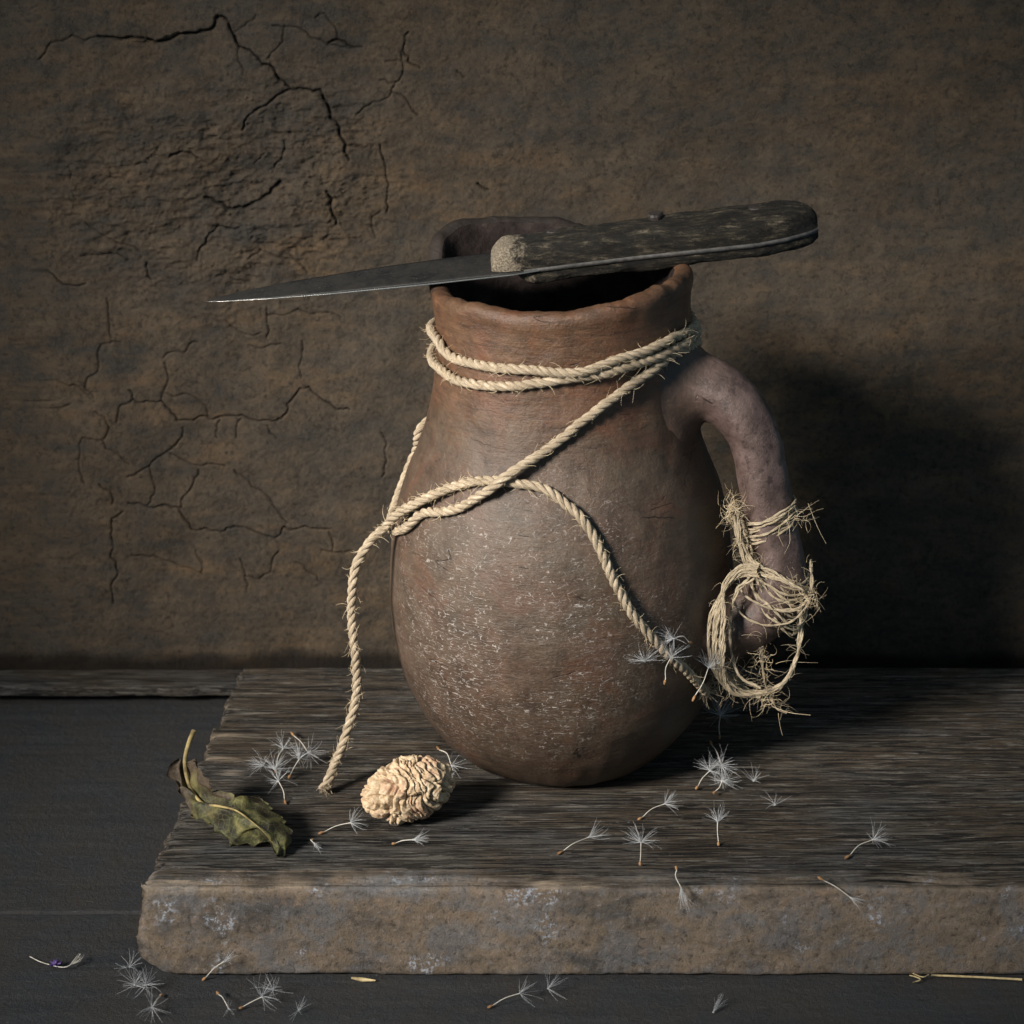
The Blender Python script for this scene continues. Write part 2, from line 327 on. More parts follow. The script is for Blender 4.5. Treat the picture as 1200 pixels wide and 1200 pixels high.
def mat_table():
    m = M('table_wood', .8, .3); v = m.co()
    g = m.noise(m.co((.16, 1, 1)), 1.3, 8, .66, .5); a = m.noise(v, .35, 6, .62, .4); f = m.noise(v, 8, 6, .72)
    c = m.ramp(g, [(.30, (.050, .051, .053)), (.5, (.064, .064, .065)), (.72, (.082, .080, .076))])
    c = m.mix(m.ramp(a, [(.42, 0.), (.62, .7)]), c, (.082, .068, .054))
    c = m.mix(m.ramp(f, [(.56, 0.), (.74, .6)]), c, (.17, .18, .19)); c = m.mix(m.ramp(f, [(.30, .6), (.42, 0.)]), c, (.02, .02, .022))
    c = m.mix(m.ramp(m.noise(m.co((1, .12, 1)), 2.6, 3, .6), [(.70, 0.), (.74, .45)]), c, (.02, .02, .022))
    c = m.mix(m.ramp(m.noise(m.co((.06, 1, 1), loc=(3, 9, 0)), 3.4, 3, .6), [(.71, 0.), (.74, .5)]), c, (.26, .25, .23))
    c = m.mix(1., c, (.66, .70, .75), 'MULTIPLY'); c = m.mix(m.ramp(m.noise(m.co((.3, 1, 1)), 6, 6, .8), [(.60, 0.), (.68, .6)]), c, (.15, .16, .18)); c = m.mix(m.ramp(m.noise(m.co((.3, 1, 1), loc=(2, 7, 1)), 4, 6, .8), [(.34, .8), (.42, 0.)]), c, (.012, .012, .013)); m.col(c); m.addbump(g, .3, .04); m.addbump(m.noise(v, 2.2, 8, .75), .9, .16); m.addbump(f, .8, .06); m.rough(m.ramp(f, [(.3, .6), (.7, .85)])); return m.m
def mat_steel():
    m = M('old_carbon_steel', .42, .5, .75); v = m.co(); a = m.noise(v, 1.1, 7, .7, .5); f = m.noise(v, 9, 6, .75)
    sc = m.noise(m.co((.3, 5, 1)), 4, 4, .6)
    c = m.ramp(a, [(.32, (.030, .032, .034)), (.5, (.075, .076, .074)), (.70, (.12, .11, .10))])
    c = m.mix(m.ramp(f, [(.60, 0.), (.68, .8)]), c, (.36, .35, .32)); c = m.mix(m.ramp(f, [(.30, .7), (.40, 0.)]), c, (.03, .022, .018))
    c = m.mix(m.ramp(sc, [(.6, 0.), (.75, .4)]), c, (.16, .16, .16))
    m.col(c); m.rough(m.ramp(a, [(.3, .5), (.7, .34)])); m.addbump(f, .4, .02); m.addbump(a, .2, .05); return m.m
def mat_bright_edge():
    m = M('honed_edge', .25, .5, .9); m.col((.45, .45, .43)); m.addbump(m.noise(m.co(), 12, 4), .3, .02); return m.m
def mat_scale():
    m = M('charred_wood', .8, .3); g = m.noise(m.co((.22, 1, 1)), 4.2, 9, .78, .2); f = m.noise(m.co(), 13, 6, .75); b = m.noise(m.co(), .9, 5, .65)
    c = m.ramp(g, [(.38, (.007, .007, .007)), (.50, (.022, .019, .014)), (.58, (.065, .055, .038)), (.68, (.24, .205, .15))])
    c = m.mix(m.ramp(f, [(.60, 0.), (.70, .75)]), c, (.22, .185, .13)); c = m.mix(m.ramp(b, [(.5, 0.), (.66, .6)]), c, (.016, .017, .017))
    worn = m.ramp(m.math('ADD', m.attr('worn'), m.math('MULTIPLY', m.math('SUBTRACT', m.noise(m.co(), 2.2, 8, .8), .5), 1.6)), [(.42, 0.), (.62, .95)])
    c = m.mix(worn, c, m.ramp(f, [(.38, (.09, .07, .045)), (.6, (.42, .36, .27))]))
    m.col(c); m.addbump(g, 1., .16); m.addbump(f, 1., .07); return m.m
def mat_stone():
    m = M('peach_stone', .7, .3); v = m.co(); f = m.noise(v, 5, 6, .7); b = m.noise(v, .9, 4, .6)
    c = m.ramp(f, [(.32, (.33, .22, .12)), (.5, (.55, .42, .27)), (.7, (.76, .64, .47))])
    c = m.mix(m.ramp(b, [(.52, 0.), (.66, .55)]), c, (.42, .20, .13))
    c = m.mix(m.attr('groove'), c, (.10, .050, .025))
    m.col(c); m.addbump(f, .8, .07); m.b.inputs['Subsurface Weight'].default_value = .0; return m.m
def mat_leaf():
    m = M('dry_leaf', .6, .35); v = m.co(); a = m.noise(v, 1.3, 6, .65, .4); f = m.noise(v, 8, 5, .7)
    e = m.voro(m.co(), 3.2); vein = m.ramp(e, [(.01, 1.), (.05, 0.)])
    c = m.ramp(a, [(.38, (.018, .017, .011)), (.5, (.052, .054, .022)), (.62, (.17, .155, .055))])
    c = m.mix(m.math('MULTIPLY', vein, .35), c, (.22, .20, .09))
    c = m.mix(m.attr('brown'), c, m.ramp(f, [(.35, (.030, .020, .014)), (.65, (.085, .060, .038))]))
    c = m.mix(m.ramp(f, [(.62, 0.), (.72, .5)]), c, (.06, .03, .015))
    m.col(c); m.addbump(vein, .4, .04); m.addbump(a, .5, .15); m.addbump(f, .6, .05); return m.m
def mat_simple(name, c1, c2, sc=3., rough=.7, spec=.3, bump=.3):
    m = M(name, rough, spec); n = m.noise(m.co(), sc, 5, .65); m.col(m.ramp(n, [(.35, c1), (.65, c2)])); m.addbump(n, bump, .03); return m.m
MW = mat_wall(); MJ = mat_jug(); MH = mat_jug(True); MI = mat_clay_inside(); MT = mat_wood_top(); MTB = mat_table()
MROPE = mat_fibre('sisal_rope', (.13, .098, .062), (.36, .285, .195), (.66, .57, .43))
MTW = mat_fibre('jute_twine', (.17, .125, .075), (.44, .355, .235), (.80, .71, .55), 6)
MFZ = mat_simple('loose_fibre', (.50, .38, .22), (.78, .66, .46), 2)
MST = mat_steel(); MED = mat_bright_edge(); MTG = mat_simple('worn_tang', (.035, .035, .034), (.105, .10, .095), 3, .55, .5); MSC = mat_scale(); MPS = mat_stone(); MLF = mat_leaf()
MPAP = mat_simple('seed_down', (.48, .50, .52), (.66, .68, .69), 2, .5)
MSTK = mat_simple('seed_stalk', (.50, .46, .38), (.72, .70, .64), 3); MACH = mat_simple('seed_husk', (.20, .10, .045), (.42, .25, .12), 5)
MSTEM = mat_simple('leaf_stem_skin', (.10, .075, .03), (.42, .33, .15), 1.0)
MRIV = mat_simple('rusted_iron', (.012, .011, .011), (.05, .040, .033), 6, .6, .5)
MVIO = mat_simple('violet_petal', (.09, .05, .20), (.20, .13, .36), 6); MSTR = mat_simple('straw', (.40, .30, .15), (.66, .54, .30), 4)

# ================================================================ wall
WY = 17.5
def px(pts, sc, ox, oy): return [(a/sc+ox, b/sc+oy) for a, b in pts]
cr = []
def C1(wd, *p): cr.append((wd, px(p, 2, 0, 0)))
def C3(wd, *p): cr.append((wd, px(p, 2.4, 0, 400)))
C1(.16, (230,85),(300,88),(345,92),(370,98),(420,80),(470,72),(497,66),(510,38),(530,45),(550,85),(560,110),(585,118),(610,145),(640,158),(660,190),(680,210),(720,210),(750,210),(770,250),(795,300),(810,340),(818,375))
C1(.10, (680,210),(640,232),(605,255),(580,275),(568,305)); C1(.04, (560,110),(570,175)); C1(.05, (640,60),(690,62),(720,75),(770,105),(830,112),(850,110))
C1(.04, (668,60),(665,95),(630,135)); C1(.03, (545,80),(575,60),(600,35)); C1(.07, (958,75),(945,120),(965,150),(985,160)); C1(.04, (905,143),(945,145))
C1(.05, (940,120),(935,190),(890,188)); C1(.05, (930,190),(918,215),(875,238),(835,270)); C1(.05, (918,215),(945,225),(980,270)); C1(.07, (890,340),(905,420),(908,450),(905,500))
C1(.16, (765,450),(775,490),(788,525)); C1(.20, (655,430),(620,462),(570,490),(530,490),(480,465)); C1(.09, (560,535),(510,530),(490,550),(465,590),(462,610))
C1(.06, (665,330),(660,370),(640,395)); C1(.04, (620,360),(595,385)); C1(.06, (810,340),(830,345),(860,345)); C1(.05, (540,650),(590,665)); C1(.05, (680,600),(720,640))
C1(.08, (100,610),(135,655),(200,665)); C1(.08, (345,615),(355,655)); C1(.05, (625,720),(625,790)); C1(.04, (530,750),(560,775),(610,780)); C1(.04, (625,740),(700,725),(740,735),(800,745))
C1(.05, (250,700),(258,760),(262,790)); C1(.04, (890,500),(870,520),(880,560)); C1(.05, (580,610),(610,588),(650,605),(700,612),(715,635)); C1(.12, (770,100),(800,96),(830,112))
C1(.10, (400,365),(430,355),(465,370)); C1(.05, (90,140),(120,100),(170,82),(230,85)); C1(.05, (160,390),(165,420)); C1(.10, (1120,430),(1145,445)); C1(.06, (1070,165),(1090,180))
C1(.04, (740,40),(760,30),(785,60),(790,90)); C1(.05, (190,600),(250,595),(300,610)); C1(.05, (200,520),(260,560),(330,590))
C3(.05, (275,30),(310,5),(340,0)); C3(.05, (275,30),(275,85),(240,130),(265,155)); C3(.04, (160,105),(210,120),(260,150)); C3(.05, (460,45),(520,30),(560,0)); C3(.04, (465,60),(460,140),(455,165))
C3(.08, (365,135),(375,160),(415,165),(455,165),(480,190),(500,220),(545,222),(580,210),(600,220),(640,208),(680,205),(730,222),(780,220),(800,205),(808,175),(845,130),(870,125),(900,155),(950,190),(985,190))
C3(.05, (375,160),(335,185),(330,225)); C3(.04, (460,140),(520,145),(580,180),(585,210)); C3(.06, (515,240),(515,265),(470,310),(420,350),(360,380)); C3(.05, (420,350),(435,430),(410,465))
C3(.05, (480,315),(540,345),(570,350),(600,342),(635,348)); C3(.05, (660,360),(700,390),(760,440),(810,510)); C3(.05, (560,360),(540,410),(510,450),(510,470))
C3(.08, (360,455),(410,465),(460,460),(505,468),(520,500),(540,530),(580,525),(620,535),(660,520),(720,535),(775,553),(800,520),(860,518),(930,525))
C3(.07, (345,480),(315,500),(315,560),(310,610),(325,640),(312,690),(318,740)); C3(.05, (235,268),(290,275),(325,310),(365,345)); C3(.05, (290,275),(310,240),(270,195)); C3(.04, (235,268),(225,350),(240,400))
C3(.05, (675,610),(690,660),(730,668),(760,650),(785,590)); C3(.03, (690,665),(695,700)); C3(.05, (370,605),(400,605),(440,610),(500,635),(570,655)); C3(.04, (550,590),(565,655))
C3(.06, (905,585),(940,592),(1000,592)); C3(.04, (925,525),(935,590)); C3(.04, (1075,255),(1085,320),(1075,380)); C3(.05, (280,400),(310,420),(315,460)); C3(.04, (620,220),(610,270)); C3(.04, (755,235),(780,270)); C3(.04, (680,215),(665,270))
C3(.04, (850,0),(845,60),(850,100)); C3(.04, (700,10),(740,20),(790,5)); C3(.04, (830,620),(870,650),(905,680)); C3(.04, (105,165),(150,185),(200,175))
def build_wall():
    xs = np.concatenate([np.arange(-45, -26, 1.), np.arange(-26, -1.0, .058), np.arange(-1.0, 26, .14), np.arange(26, 55, 1.)])
    zs = np.concatenate([np.arange(-6, -2.6, .4), np.arange(-2.6, 33.6, .058), np.arange(33.6, 60, 1.)])
    X, Z = np.meshgrid(xs, zs, indexing='ij')
    H = np.zeros_like(X); D = np.zeros_like(X)
    H += .22*fbm2(X*.09, Z*.09, 3, 4)+.035*fbm2(X*.7, Z*.7, 11, 5, .6)
    def wc(u, v): p = on_y(u, v, WY); return p.x, p.z
    def gm(u, v, su, sv): cx, cz = wc(u, v); return np.exp(-((X-cx)/su)**2-((Z-cz)/sv)**2)
    # broken flaky plaster in the upper left
    fl = np.clip(gm(170, 220, 6, 4)+gm(290, 260, 6, 5)+gm(350, 180, 4, 4), 0, 1)
    rid = 1-np.abs(fbm2(X*.8, Z*1.5, 21, 5, .6)); H += fl*.13*(rid-.5)
    H -= fl*.07*np.clip((fbm2(X*.5, Z*1.1, 31, 5, .65)-.38)*9, 0, 1)
    cx, cz = wc(285, 215); H -= .28*np.exp(-(((X-cx)/2.6)**2+((Z-cz)/1.2)**2)**2)
    cx, cz = wc(320, 310); H -= .10/(1+np.exp((((X-cx)/2.2)**2+((Z-cz)/1.2)**2-1+.5*fbm2(X*.5, Z*.5, 9, 3))*9))
    # layer edge under the main crack
    main = np.array([wc(*p) for p in cr[0][1]]); o = np.argsort(main[:, 0]); zl = np.interp(X, main[o, 0], main[o, 1])+.12*fbm2(X*1.5, Z*0, 77, 4)
    sx = np.clip((X-main[:, 0].min())/2.5, 0, 1)*np.clip((main[:, 0].max()-X)/1.0, 0, 1)
    H -= np.where(Z < zl, .16*sx*np.exp(-np.clip(zl-Z, 0, 30)/2.2), 0)
    foot_shade = np.clip((-2.75+.18*fbm2(X*.5, Z*0, 15, 4)-Z)/.5, 0, 1)*.85  # painted shade: dark band on the wall foot for the gap behind the rail
    for wd, pts in cr:
        P = [np.array(wc(*p)) for p in pts]
        for _ in range(2):
            Q = [P[0]]
            for a, b in zip(P[:-1], P[1:]):
                L = np.linalg.norm(b-a); nrm = np.array([-(b-a)[1], (b-a)[0]])/max(L, 1e-6)
                Q += [(a+b)/2+nrm*RNG.normal()*min(.11, L*.10), b]
            P = Q
        for i, (a, b) in enumerate(zip(P[:-1], P[1:])):
            wd2 = wd*(.50+.45*RNG.random()); m_ = wd2*3+.15
            i0, i1 = np.searchsorted(xs, [min(a[0], b[0])-m_, max(a[0], b[0])+m_]); j0, j1 = np.searchsorted(zs, [min(a[1], b[1])-m_, max(a[1], b[1])+m_])
            if i1 <= i0 or j1 <= j0: continue
            x = X[i0:i1, j0:j1]; z = Z[i0:i1, j0:j1]; d = b-a; L2 = (d**2).sum()+1e-9
            t = np.clip(((x-a[0])*d[0]+(z-a[1])*d[1])/L2, 0, 1); ds = np.hypot(x-a[0]-t*d[0], z-a[1]-t*d[1])
            g = np.exp(-(ds/max(wd2*.5, .036))**2); D[i0:i1, j0:j1] = np.maximum(D[i0:i1, j0:j1], g*min(1, .22+wd*7))
    H -= D*.22; H += .012*vnoise2(X*9, Z*9, 5)
    V = np.stack([X, np.full_like(X, WY)-H, Z], -1).reshape(-1, 3)
    F = grid_faces(len(xs), len(zs))
    o = mesh_np('plaster_wall', V, F, MW, attr={'dirt_shade': np.clip(np.maximum(D, foot_shade), 0, 1).ravel()}, origin=(0, WY, -6))
    tag(o, 'cracked brown plaster wall behind the jug, flaking at upper left', 'wall')
build_wall()

# ================================================================ table, rail
TZ = -4.3
tab = empty('table', (0, 0, TZ)); tag(tab, kind='structure')
def plank(y0, y1, x0, x1, zt, th, seed, mat, parent, name='plank', rag=.04, dz=.018):
    xs = np.arange(x0, x1, .22); nt = max(6, int((y1-y0)/.12)); ys = np.linspace(y0, y1, nt)
    prof = [(y0, zt-th)]+[(y0, zt-th*k) for k in (.6, .3, .12)]+[(y0+.05, zt-.03)]+[(y, zt) for y in ys[1:-1]]+[(y1-.05, zt-.03), (y1, zt-.12), (y1, zt-th)]
    prof = np.array(prof); X = np.repeat(xs[:, None], len(prof), 1); Y = np.repeat(prof[None, :, 0], len(xs), 0).copy(); Z = np.repeat(prof[None, :, 1], len(xs), 0).copy()
    g = fbm2(X*.08, Y*1.6, seed, 5, .6); Z += dz*g*(Z > zt-.2); ed = fbm2(X*.5, Y*0, seed+9, 4, .6)
    Y[:, :5] += (rag*ed)[:, :5]; Y[:, -3:] += (rag*ed)[:, -3:]
    o = mesh_np(name, np.stack([X, Y, Z], -1).reshape(-1, 3), grid_faces(len(xs), len(prof)), mat, parent, origin=(0, (y0+y1)/2, zt))
    return o
ys_ = on_z(100, 1070, TZ).y
plank(-48, ys_-.05, -50, 55, TZ, 2, 3, MTB, tab); plank(ys_+.05, 17.5, -50, 55, TZ+.02, 2, 8, MTB, tab)
rail = empty('back_rail', (0, 14.9, TZ)); tag(rail, 'low weathered wooden rail along the foot of the wall, behind the board', 'rail')
def rail_part(o):
    for nme in ('front', 'end', 'worn'): o.data.attributes.new(nme, 'FLOAT', 'POINT')
rail_part(plank(13.7, 15.9, -50, 55, -3.15, .55, 14, MT, rail, 'rail_board', .08, .05))
for bx in (-44, -2, 22): rail_part(plank(14.3, 15.7, bx, bx+4, -3.70, .58, 15, MT, rail, 'spacer', .02, .0))

# ================================================================ thick board
def build_board():
    yb = on_z(700, 782).y; yf = on_z(600, 1039).y
    xl_f = on_z(168, 1040).x; xl_b = on_z(284, 784).x
    th = 4.25; rr = .35
    prof = [(yb, -th), (yb, -th*.5), (yb, -.15), (yb-.1, 0)]
    for y in np.arange(yb-.25, yf+.45, -.075): prof.append((y, 0.))
    for a in np.linspace(0, math.pi/2, 7): prof.append((yf+rr-rr*math.sin(a), -rr+rr*math.cos(a)))
    for z in np.arange(-rr-.08, -th+.3, -.08): prof.append((yf, z))
    for a in np.linspace(0, math.pi/2, 5): prof.append((yf+.25-.25*math.cos(a), -th+.25-.25*math.sin(a)))
    prof.append((yf+3, -th)); prof = np.array(prof)
    t = np.concatenate([np.arange(0, 3, .06), np.arange(3, 60, .11)]); n = len(prof)
    T, PI = np.meshgrid(t, np.arange(n), indexing='ij'); Y = prof[PI, 0].copy(); Z = prof[PI, 1].copy()
    yz = prof[:, 0]; fy = (yz-yf)/(yb-yf); xl = xl_f+(xl_b-xl_f)*fy
    endn = .10*fbm2(yz*1.3, prof[:, 1]*1.3, 44, 5, .7)+.055*fbm2(yz*5, prof[:, 1]*5, 45, 3, .7)
    # bevelled lower left, chip near the front corner
    xl = xl+endn*np.where(prof[:, 1] < -.3, .35, 1.)+np.interp(-prof[:, 1], [0, .4, 2.8, 3.5, 4.25], [0, -.05, -.5, -.35, .6])*(yz < yf+1)
    fade = np.exp(-T/1.5); X = xl_b+0*T
    X = T+xl[None, :]*fade+(xl_f+.0)*(1-fade)
    top = (Z > -.02) & (PI > 3); front = (Y < yf+.36) & (Z < -.02)
    groove2 = -np.clip(np.abs(vnoise2(X*.045, Y*9+1.2*vnoise2(X*.08, Y*.6, 65), 66))*-5+.6, 0, .6)
    grain = fbm2(X*.055, Y*2.4, 51, 5, .68); groove = -np.clip(np.abs(vnoise2(X*.03, Y*4.2+1.5*vnoise2(X*.06, Y*.4, 61), 60))*-6+.6, 0, .6)
    Z += np.where(top, .045*grain+.17*groove+.07*groove2+.05*fbm2(X*.12, Y*.3, 71, 3), 0)
    Z -= np.where(top, .12*np.exp(-np.clip(Y-yf-.3, 0, 9)*1.2)*(.5+fbm2(X*.25, Y*0, 63, 3)), 0)
    fr = .04*fbm2(X*.2, Z*.4, 81, 3, .5)+.02*fbm2(X*3.2, Z*3.2, 83, 3, .62); Y += np.where(front, -fr, 0); 
    Z += np.where(front & (Z < -th+.4), -.03+.06*np.abs(fbm2(X*.3, Z*0, 85, 5, .6)), 0)
    endround = np.exp(-T/.22); Z -= np.where(top, endround*.22*(1+fbm2(Y*2, T*0, 86, 3)), 0); Y += np.where(front, endround*.22, 0)
    V = np.stack([X, Y, Z], -1).reshape(-1, 3); F = grid_faces(len(t), n)
    crackm = np.clip((-groove-.38)/.2, 0, 1)*.9+np.clip((-groove2-.42)/.16, 0, 1)*.7; crackm = np.where(top, np.clip(crackm, 0, 1), 0)
    frontm = np.clip((-(Z)-.02-.05*fbm2(X*.8, Y*0, 90, 4))/.14, 0, 1)*(Y < yf+1.5)
    endm = np.clip(1-T/.12, 0, 1)*.9
    ux = on_z(210, 1040).x; worn = np.exp(-((X-ux)/1.9)**2)*np.exp(-((Z+.16)/.17)**2)*(Y < yf+.6)
    for u_ in (690, 640, 480, 345): worn += .8*np.exp(-((X-on_z(u_, 1040).x)/.6)**2)*np.exp(-((Z+.08)/.07)**2)*(Y < yf+.6)
    for (u_, v_, su) in ((255, 889, 1.2), (265, 862, .8), (270, 905, .5)):
        p = on_z(u_, v_); worn += np.exp(-((X-p.x)/su)**2)*np.exp(-((Y-p.y)/.22)**2)*(Z > -.4)
    # end cap
    c = np.array([[xl.mean()+.25, (yb+yf)/2, -th/2]]); nV = len(V); V = np.concatenate([V, c])
    # close end with inset rows down to centre line
    m = 12; rows = []
    ring = V[:n].copy(); cy = np.clip(ring[:, 1], yf+1.2, yb-1.2); cz = np.full(n, -th/2)
    for k in range(1, m+1):
        f = k/m; p = ring.copy(); p[:, 1] = ring[:, 1]*(1-f)+cy*f; p[:, 2] = ring[:, 2]*(1-f)+cz*f
        p[:, 0] = ring[:, 0]*(1-f)+(ring[:, 0]+.1)*f+.08*fbm2(p[:, 1]*2, p[:, 2]*4, 95, 4)
        rows.append(p)
    V = np.concatenate([V]+rows); base = nV+1; Fs = [F]
    prev = np.arange(n)
    for k in range(m):
        cur = base+k*n+np.arange(n)
        Fs.append(np.stack([prev[:-1], prev[1:], cur[1:], cur[:-1]], -1)); prev = cur
    F = np.concatenate(Fs)
    ex = len(V)-nV
    A = lambda a, v: np.concatenate([a.ravel(), np.full(ex, v)])
    o = mesh_np('thick_board', V, F, MT, origin=((xl_f+35), (yb+yf)/2, -th), attr={'crack': A(crackm, 0), 'front': A(frontm, 0), 'end': A(endm, .9), 'worn': A(np.clip(worn, 0, 1), 0)})
    tag(o, 'thick weathered wooden board lying on the table, carrying the clay jug', 'board')
    return yf, yb, xl_f
YF, YB, XLF = build_board()

# ================================================================ jug
PROF = [(0, 0), (3.4, 0), (3.95, .05), (4.6, .42), (5.5, 1.25), (6.3, 2.35), (7.05, 3.9), (7.5, 5.6), (7.72, 7.6), (7.70, 9.3), (7.50, 11.2), (7.1, 12.9), (6.5, 14.5), (5.95, 16.1), (5.62, 17.8), (5.48, 19.3), (5.45, 20.6), (5.50, 21.4), (5.58, 21.8), (5.54, 22.08), (5.40, 22.24), (5.15, 22.30), (4.88, 22.22), (4.70, 21.98), (4.66, 21.5), (4.75, 20.4), (4.9, 18.5), (5.2, 16.5), (6.2, 13.5), (6.9, 10), (7.0, 7), (6.2, 3.5), (4., 1.3), (0, .9)]
pp = catmull([Vector((a, b, 0)) for a, b in PROF], .16)
def angd(a, b): return (a-b+180) % 360-180
def mouth(az, z):
    m = smooth01((z-17.5)/4.8)
    pl = smooth01((az-50)/45)*smooth01((153-az)/14) if 0 <= az <= 180 else 0.
    sp = math.exp(-(angd(az, 138)/(24 if az > 138 else 36))**2)
    dr = (1.65*sp+.25*pl)*m**1.6
    dz = (1.5*pl*(1-.22*math.exp(-(angd(az, 140)/5)**2)) + .62*smooth01((math.cos(R(az))+.2)/1.1)*(1-pl*.6) - .12*math.exp(-(angd(az, -95)/40)**2) - .36*math.exp(-(angd(az, 184)/24)**2))*m
    return dr, dz
jug = empty('clay_jug', (0, 0, 0)); tag(jug, 'brown clay jug with side handle and raised spout, rope round its neck', 'jug')
NA = 320
HA = R(-20); HN = Vector((-math.sin(HA), math.cos(HA), 0)); HDIR = Vector((math.cos(HA), math.sin(HA), 0))
HP = [(745, 462, 1.25), (775, 456, 1.24), (808, 452, 1.20), (840, 458, 1.16), (866, 480, 1.10), (884, 512, 1.0), (893, 550, .98), (901, 600, .96), (911, 645, 1.0), (911, 682, 1.06), (897, 712, 1.12), (868, 730, 1.2), (835, 732, 1.25)]
hp4 = [Vector(on_plane(u, v, (0, 0, 0), HN)) for u, v, r in HP]
HC = catmull(hp4, .12)
hl = [0.]
for a, b in zip(hp4[:-1], hp4[1:]): hl.append(hl[-1]+(b-a).length)
ROOTS = (Vector(hp4[2]), Vector(hp4[-1]))
def jug_body():
    V = []; iTop = max(range(len(pp)), key=lambda i: pp[i].y)
    for i, q in enumerate(pp):
        for k in range(NA):
            az = 360*k/NA; r, z = q.x, q.y; dr, dz = mouth(az, z)
            c, s_ = math.cos(R(az)), math.sin(R(az)); p = Vector((r*c, r*s_, z))
            w_ = min(1, r/2)
            nn = .07*noise.noise(p*.28+Vector((3, 1, 9)))*w_+.035*noise.noise(p*.9)*w_+.018*noise.noise(Vector((p.x*.6, p.y*.6, p.z*3.2)))*w_
            lip = .07*noise.noise(Vector((c*3, s_*3, 0)))*smooth01((z-20.5)/1.5)+.06*noise.noise(Vector((c*8, s_*8, z)))+.03*noise.noise(Vector((c*22, s_*22, z*2)))*smooth01((z-21.2))
            r2 = r+dr*min(1, r/3)+nn; zz = z+dz+lip*1.4
            if abs(angd(az, -20)) < 45 and i < iTop:
                for R0_, am in zip(ROOTS, (.35, .3)): r2 += am*math.exp(-((p-R0_).length/1.9)**2)
            V.append((r2*c, r2*s_, zz if z > .3 else z))
    V = np.array(V); n = len(pp); F = grid_faces(n, NA, wrap_v=True)[:, ::-1]
    azv = np.degrees(np.arctan2(V[:, 1], V[:, 0])); soot = np.exp(-((azv-118)/66)**8)*np.clip((V[:, 2]-19.5)/2.5, 0, 1)
    cut = iTop+3
    isout = (np.arange(len(F)) // NA) < cut
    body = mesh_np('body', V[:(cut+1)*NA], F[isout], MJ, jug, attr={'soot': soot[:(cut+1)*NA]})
    inn = V[cut*NA:]; Fi = F[~isout]-cut*NA
    mesh_np('inside', inn, Fi, MI, jug)
    return BVHTree.FromPolygons([Vector(v) for v in V[:(cut+1)*NA]], [tuple(f) for f in F[isout]])
JB = jug_body()
def build_handle():
    V = []; RT_ = []; k = 48; fr = frames(HC)
    LL = [0.]
    for a, b in zip(HC[:-1], HC[1:]): LL.append(LL[-1]+(b-a).length)
    for i, p in enumerate(HC):
        r = float(np.interp(LL[i]/LL[-1], np.array(hl)/hl[-1], [h[2] for h in HP]))
        for j in range(k):
            a = 2*math.pi*j/k; d = fr[i][1]*math.cos(a)+fr[i][2]*math.sin(a)
            inp = abs(d.dot(HN)); sh = 1.07+.10*math.cos(4*math.acos(min(1, inp)))*.5+.04*inp
            q = p+d*r; nn = .09*noise.noise(q*.4)+.035*noise.noise(q*1.3)+.012*noise.noise(q*4.)
            q = p+d*(r*sh); hn = JB.find_nearest(q); dist = hn[3]; out = (q-hn[0]).dot(Vector((hn[0].x, hn[0].y, 0))) > 0
            fl_ = 1.35*math.exp(-(dist if out else 0)/.30)
            np_ = p+d*(r*sh+nn+fl_)
            h2 = JB.find_nearest(np_); nr = h2[1]
            if nr.dot(Vector((h2[0].x, h2[0].y, 0))) < 0: nr = -nr
            if out: wt = min(1, fl_/1.35)**.5; np_ = np_.lerp(h2[0]+nr*(dist-.015*wt), wt)
            elif (np_-h2[0]).dot(nr) > -.08: np_ = h2[0]-nr*.08
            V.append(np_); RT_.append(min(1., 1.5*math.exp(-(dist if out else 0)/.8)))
    V = np.array([tuple(v) for v in V]); F = grid_faces(len(HC), k, wrap_v=True)
    mesh_np('handle', V, F, MH, jug, attr={'root': np.array(RT_)})
    return LL
HLL = build_handle()

# ================================================================ ropes
RR = .208
def surf(u, v, lift=0.):
    d = ray(u, v); h = JB.ray_cast(CAM, d)
    if h[0] is None: raise Exception('miss %s %s' % (u, v))
    n = h[1] if h[1].dot(d) < 0 else -h[1]
    return h[0]+n*(RR+.01+lift)
def cyl(az, z, lift=0.):
    dr = Vector((math.cos(R(az)), math.sin(R(az)), 0)); o = dr*30+Vector((0, 0, z)); h = JB.ray_cast(o, -dr)
    return h[0]+dr*(RR+.02+lift)
def push_out(P, lim=RR*.93):
    out = []
    for p in P:
        h = JB.find_nearest(p)
        if h[0] is not None and h[3] < lim*1.0 and p.z < 21.8:
            n = h[1]; rad = Vector((p.x, p.y, 0))
            if n.dot(rad) < 0: n = -n
            p = h[0]+n*lim
        elif h[0] is not None:
            n = h[1]; rad = Vector((h[0].x, h[0].y, 0))
            if n.dot(rad) < 0: n = -n
            if (p-h[0]).dot(n) < 0: p = h[0]+n*lim
        out.append(p)
    return out
def make_fuzz(path, rad, n, lmin, lmax, name, parent, keep=None, thick=.010):
    g = Geo(); fr = frames(path)
    for _ in range(n):
        i = random.randrange(2, len(path)-2); T, N, B = fr[i]; a = random.uniform(0, 6.283)
        d = N*math.cos(a)+B*math.sin(a); p = path[i]+d*rad*.9
        if keep and not keep(p, d): continue
        L = random.uniform(lmin, lmax)*random.random()**.5; dirv = (d*random.uniform(.4, 1.)+T*random.choice((-1, 1))*random.uniform(.4, 1.4)).normalized()
        q = [p.copy()]; bend = Vector((random.uniform(-1, 1), random.uniform(-1, 1), random.uniform(-1, 1)))*1.3
        for k in range(4):
            p = p+dirv*L/4; dirv = (dirv+bend*.33).normalized(); q.append(p.copy())
        g.hair(q, thick, thick*.4)
    o = g.build(name, MFZ, parent); tag(o, kind='stuff'); return o
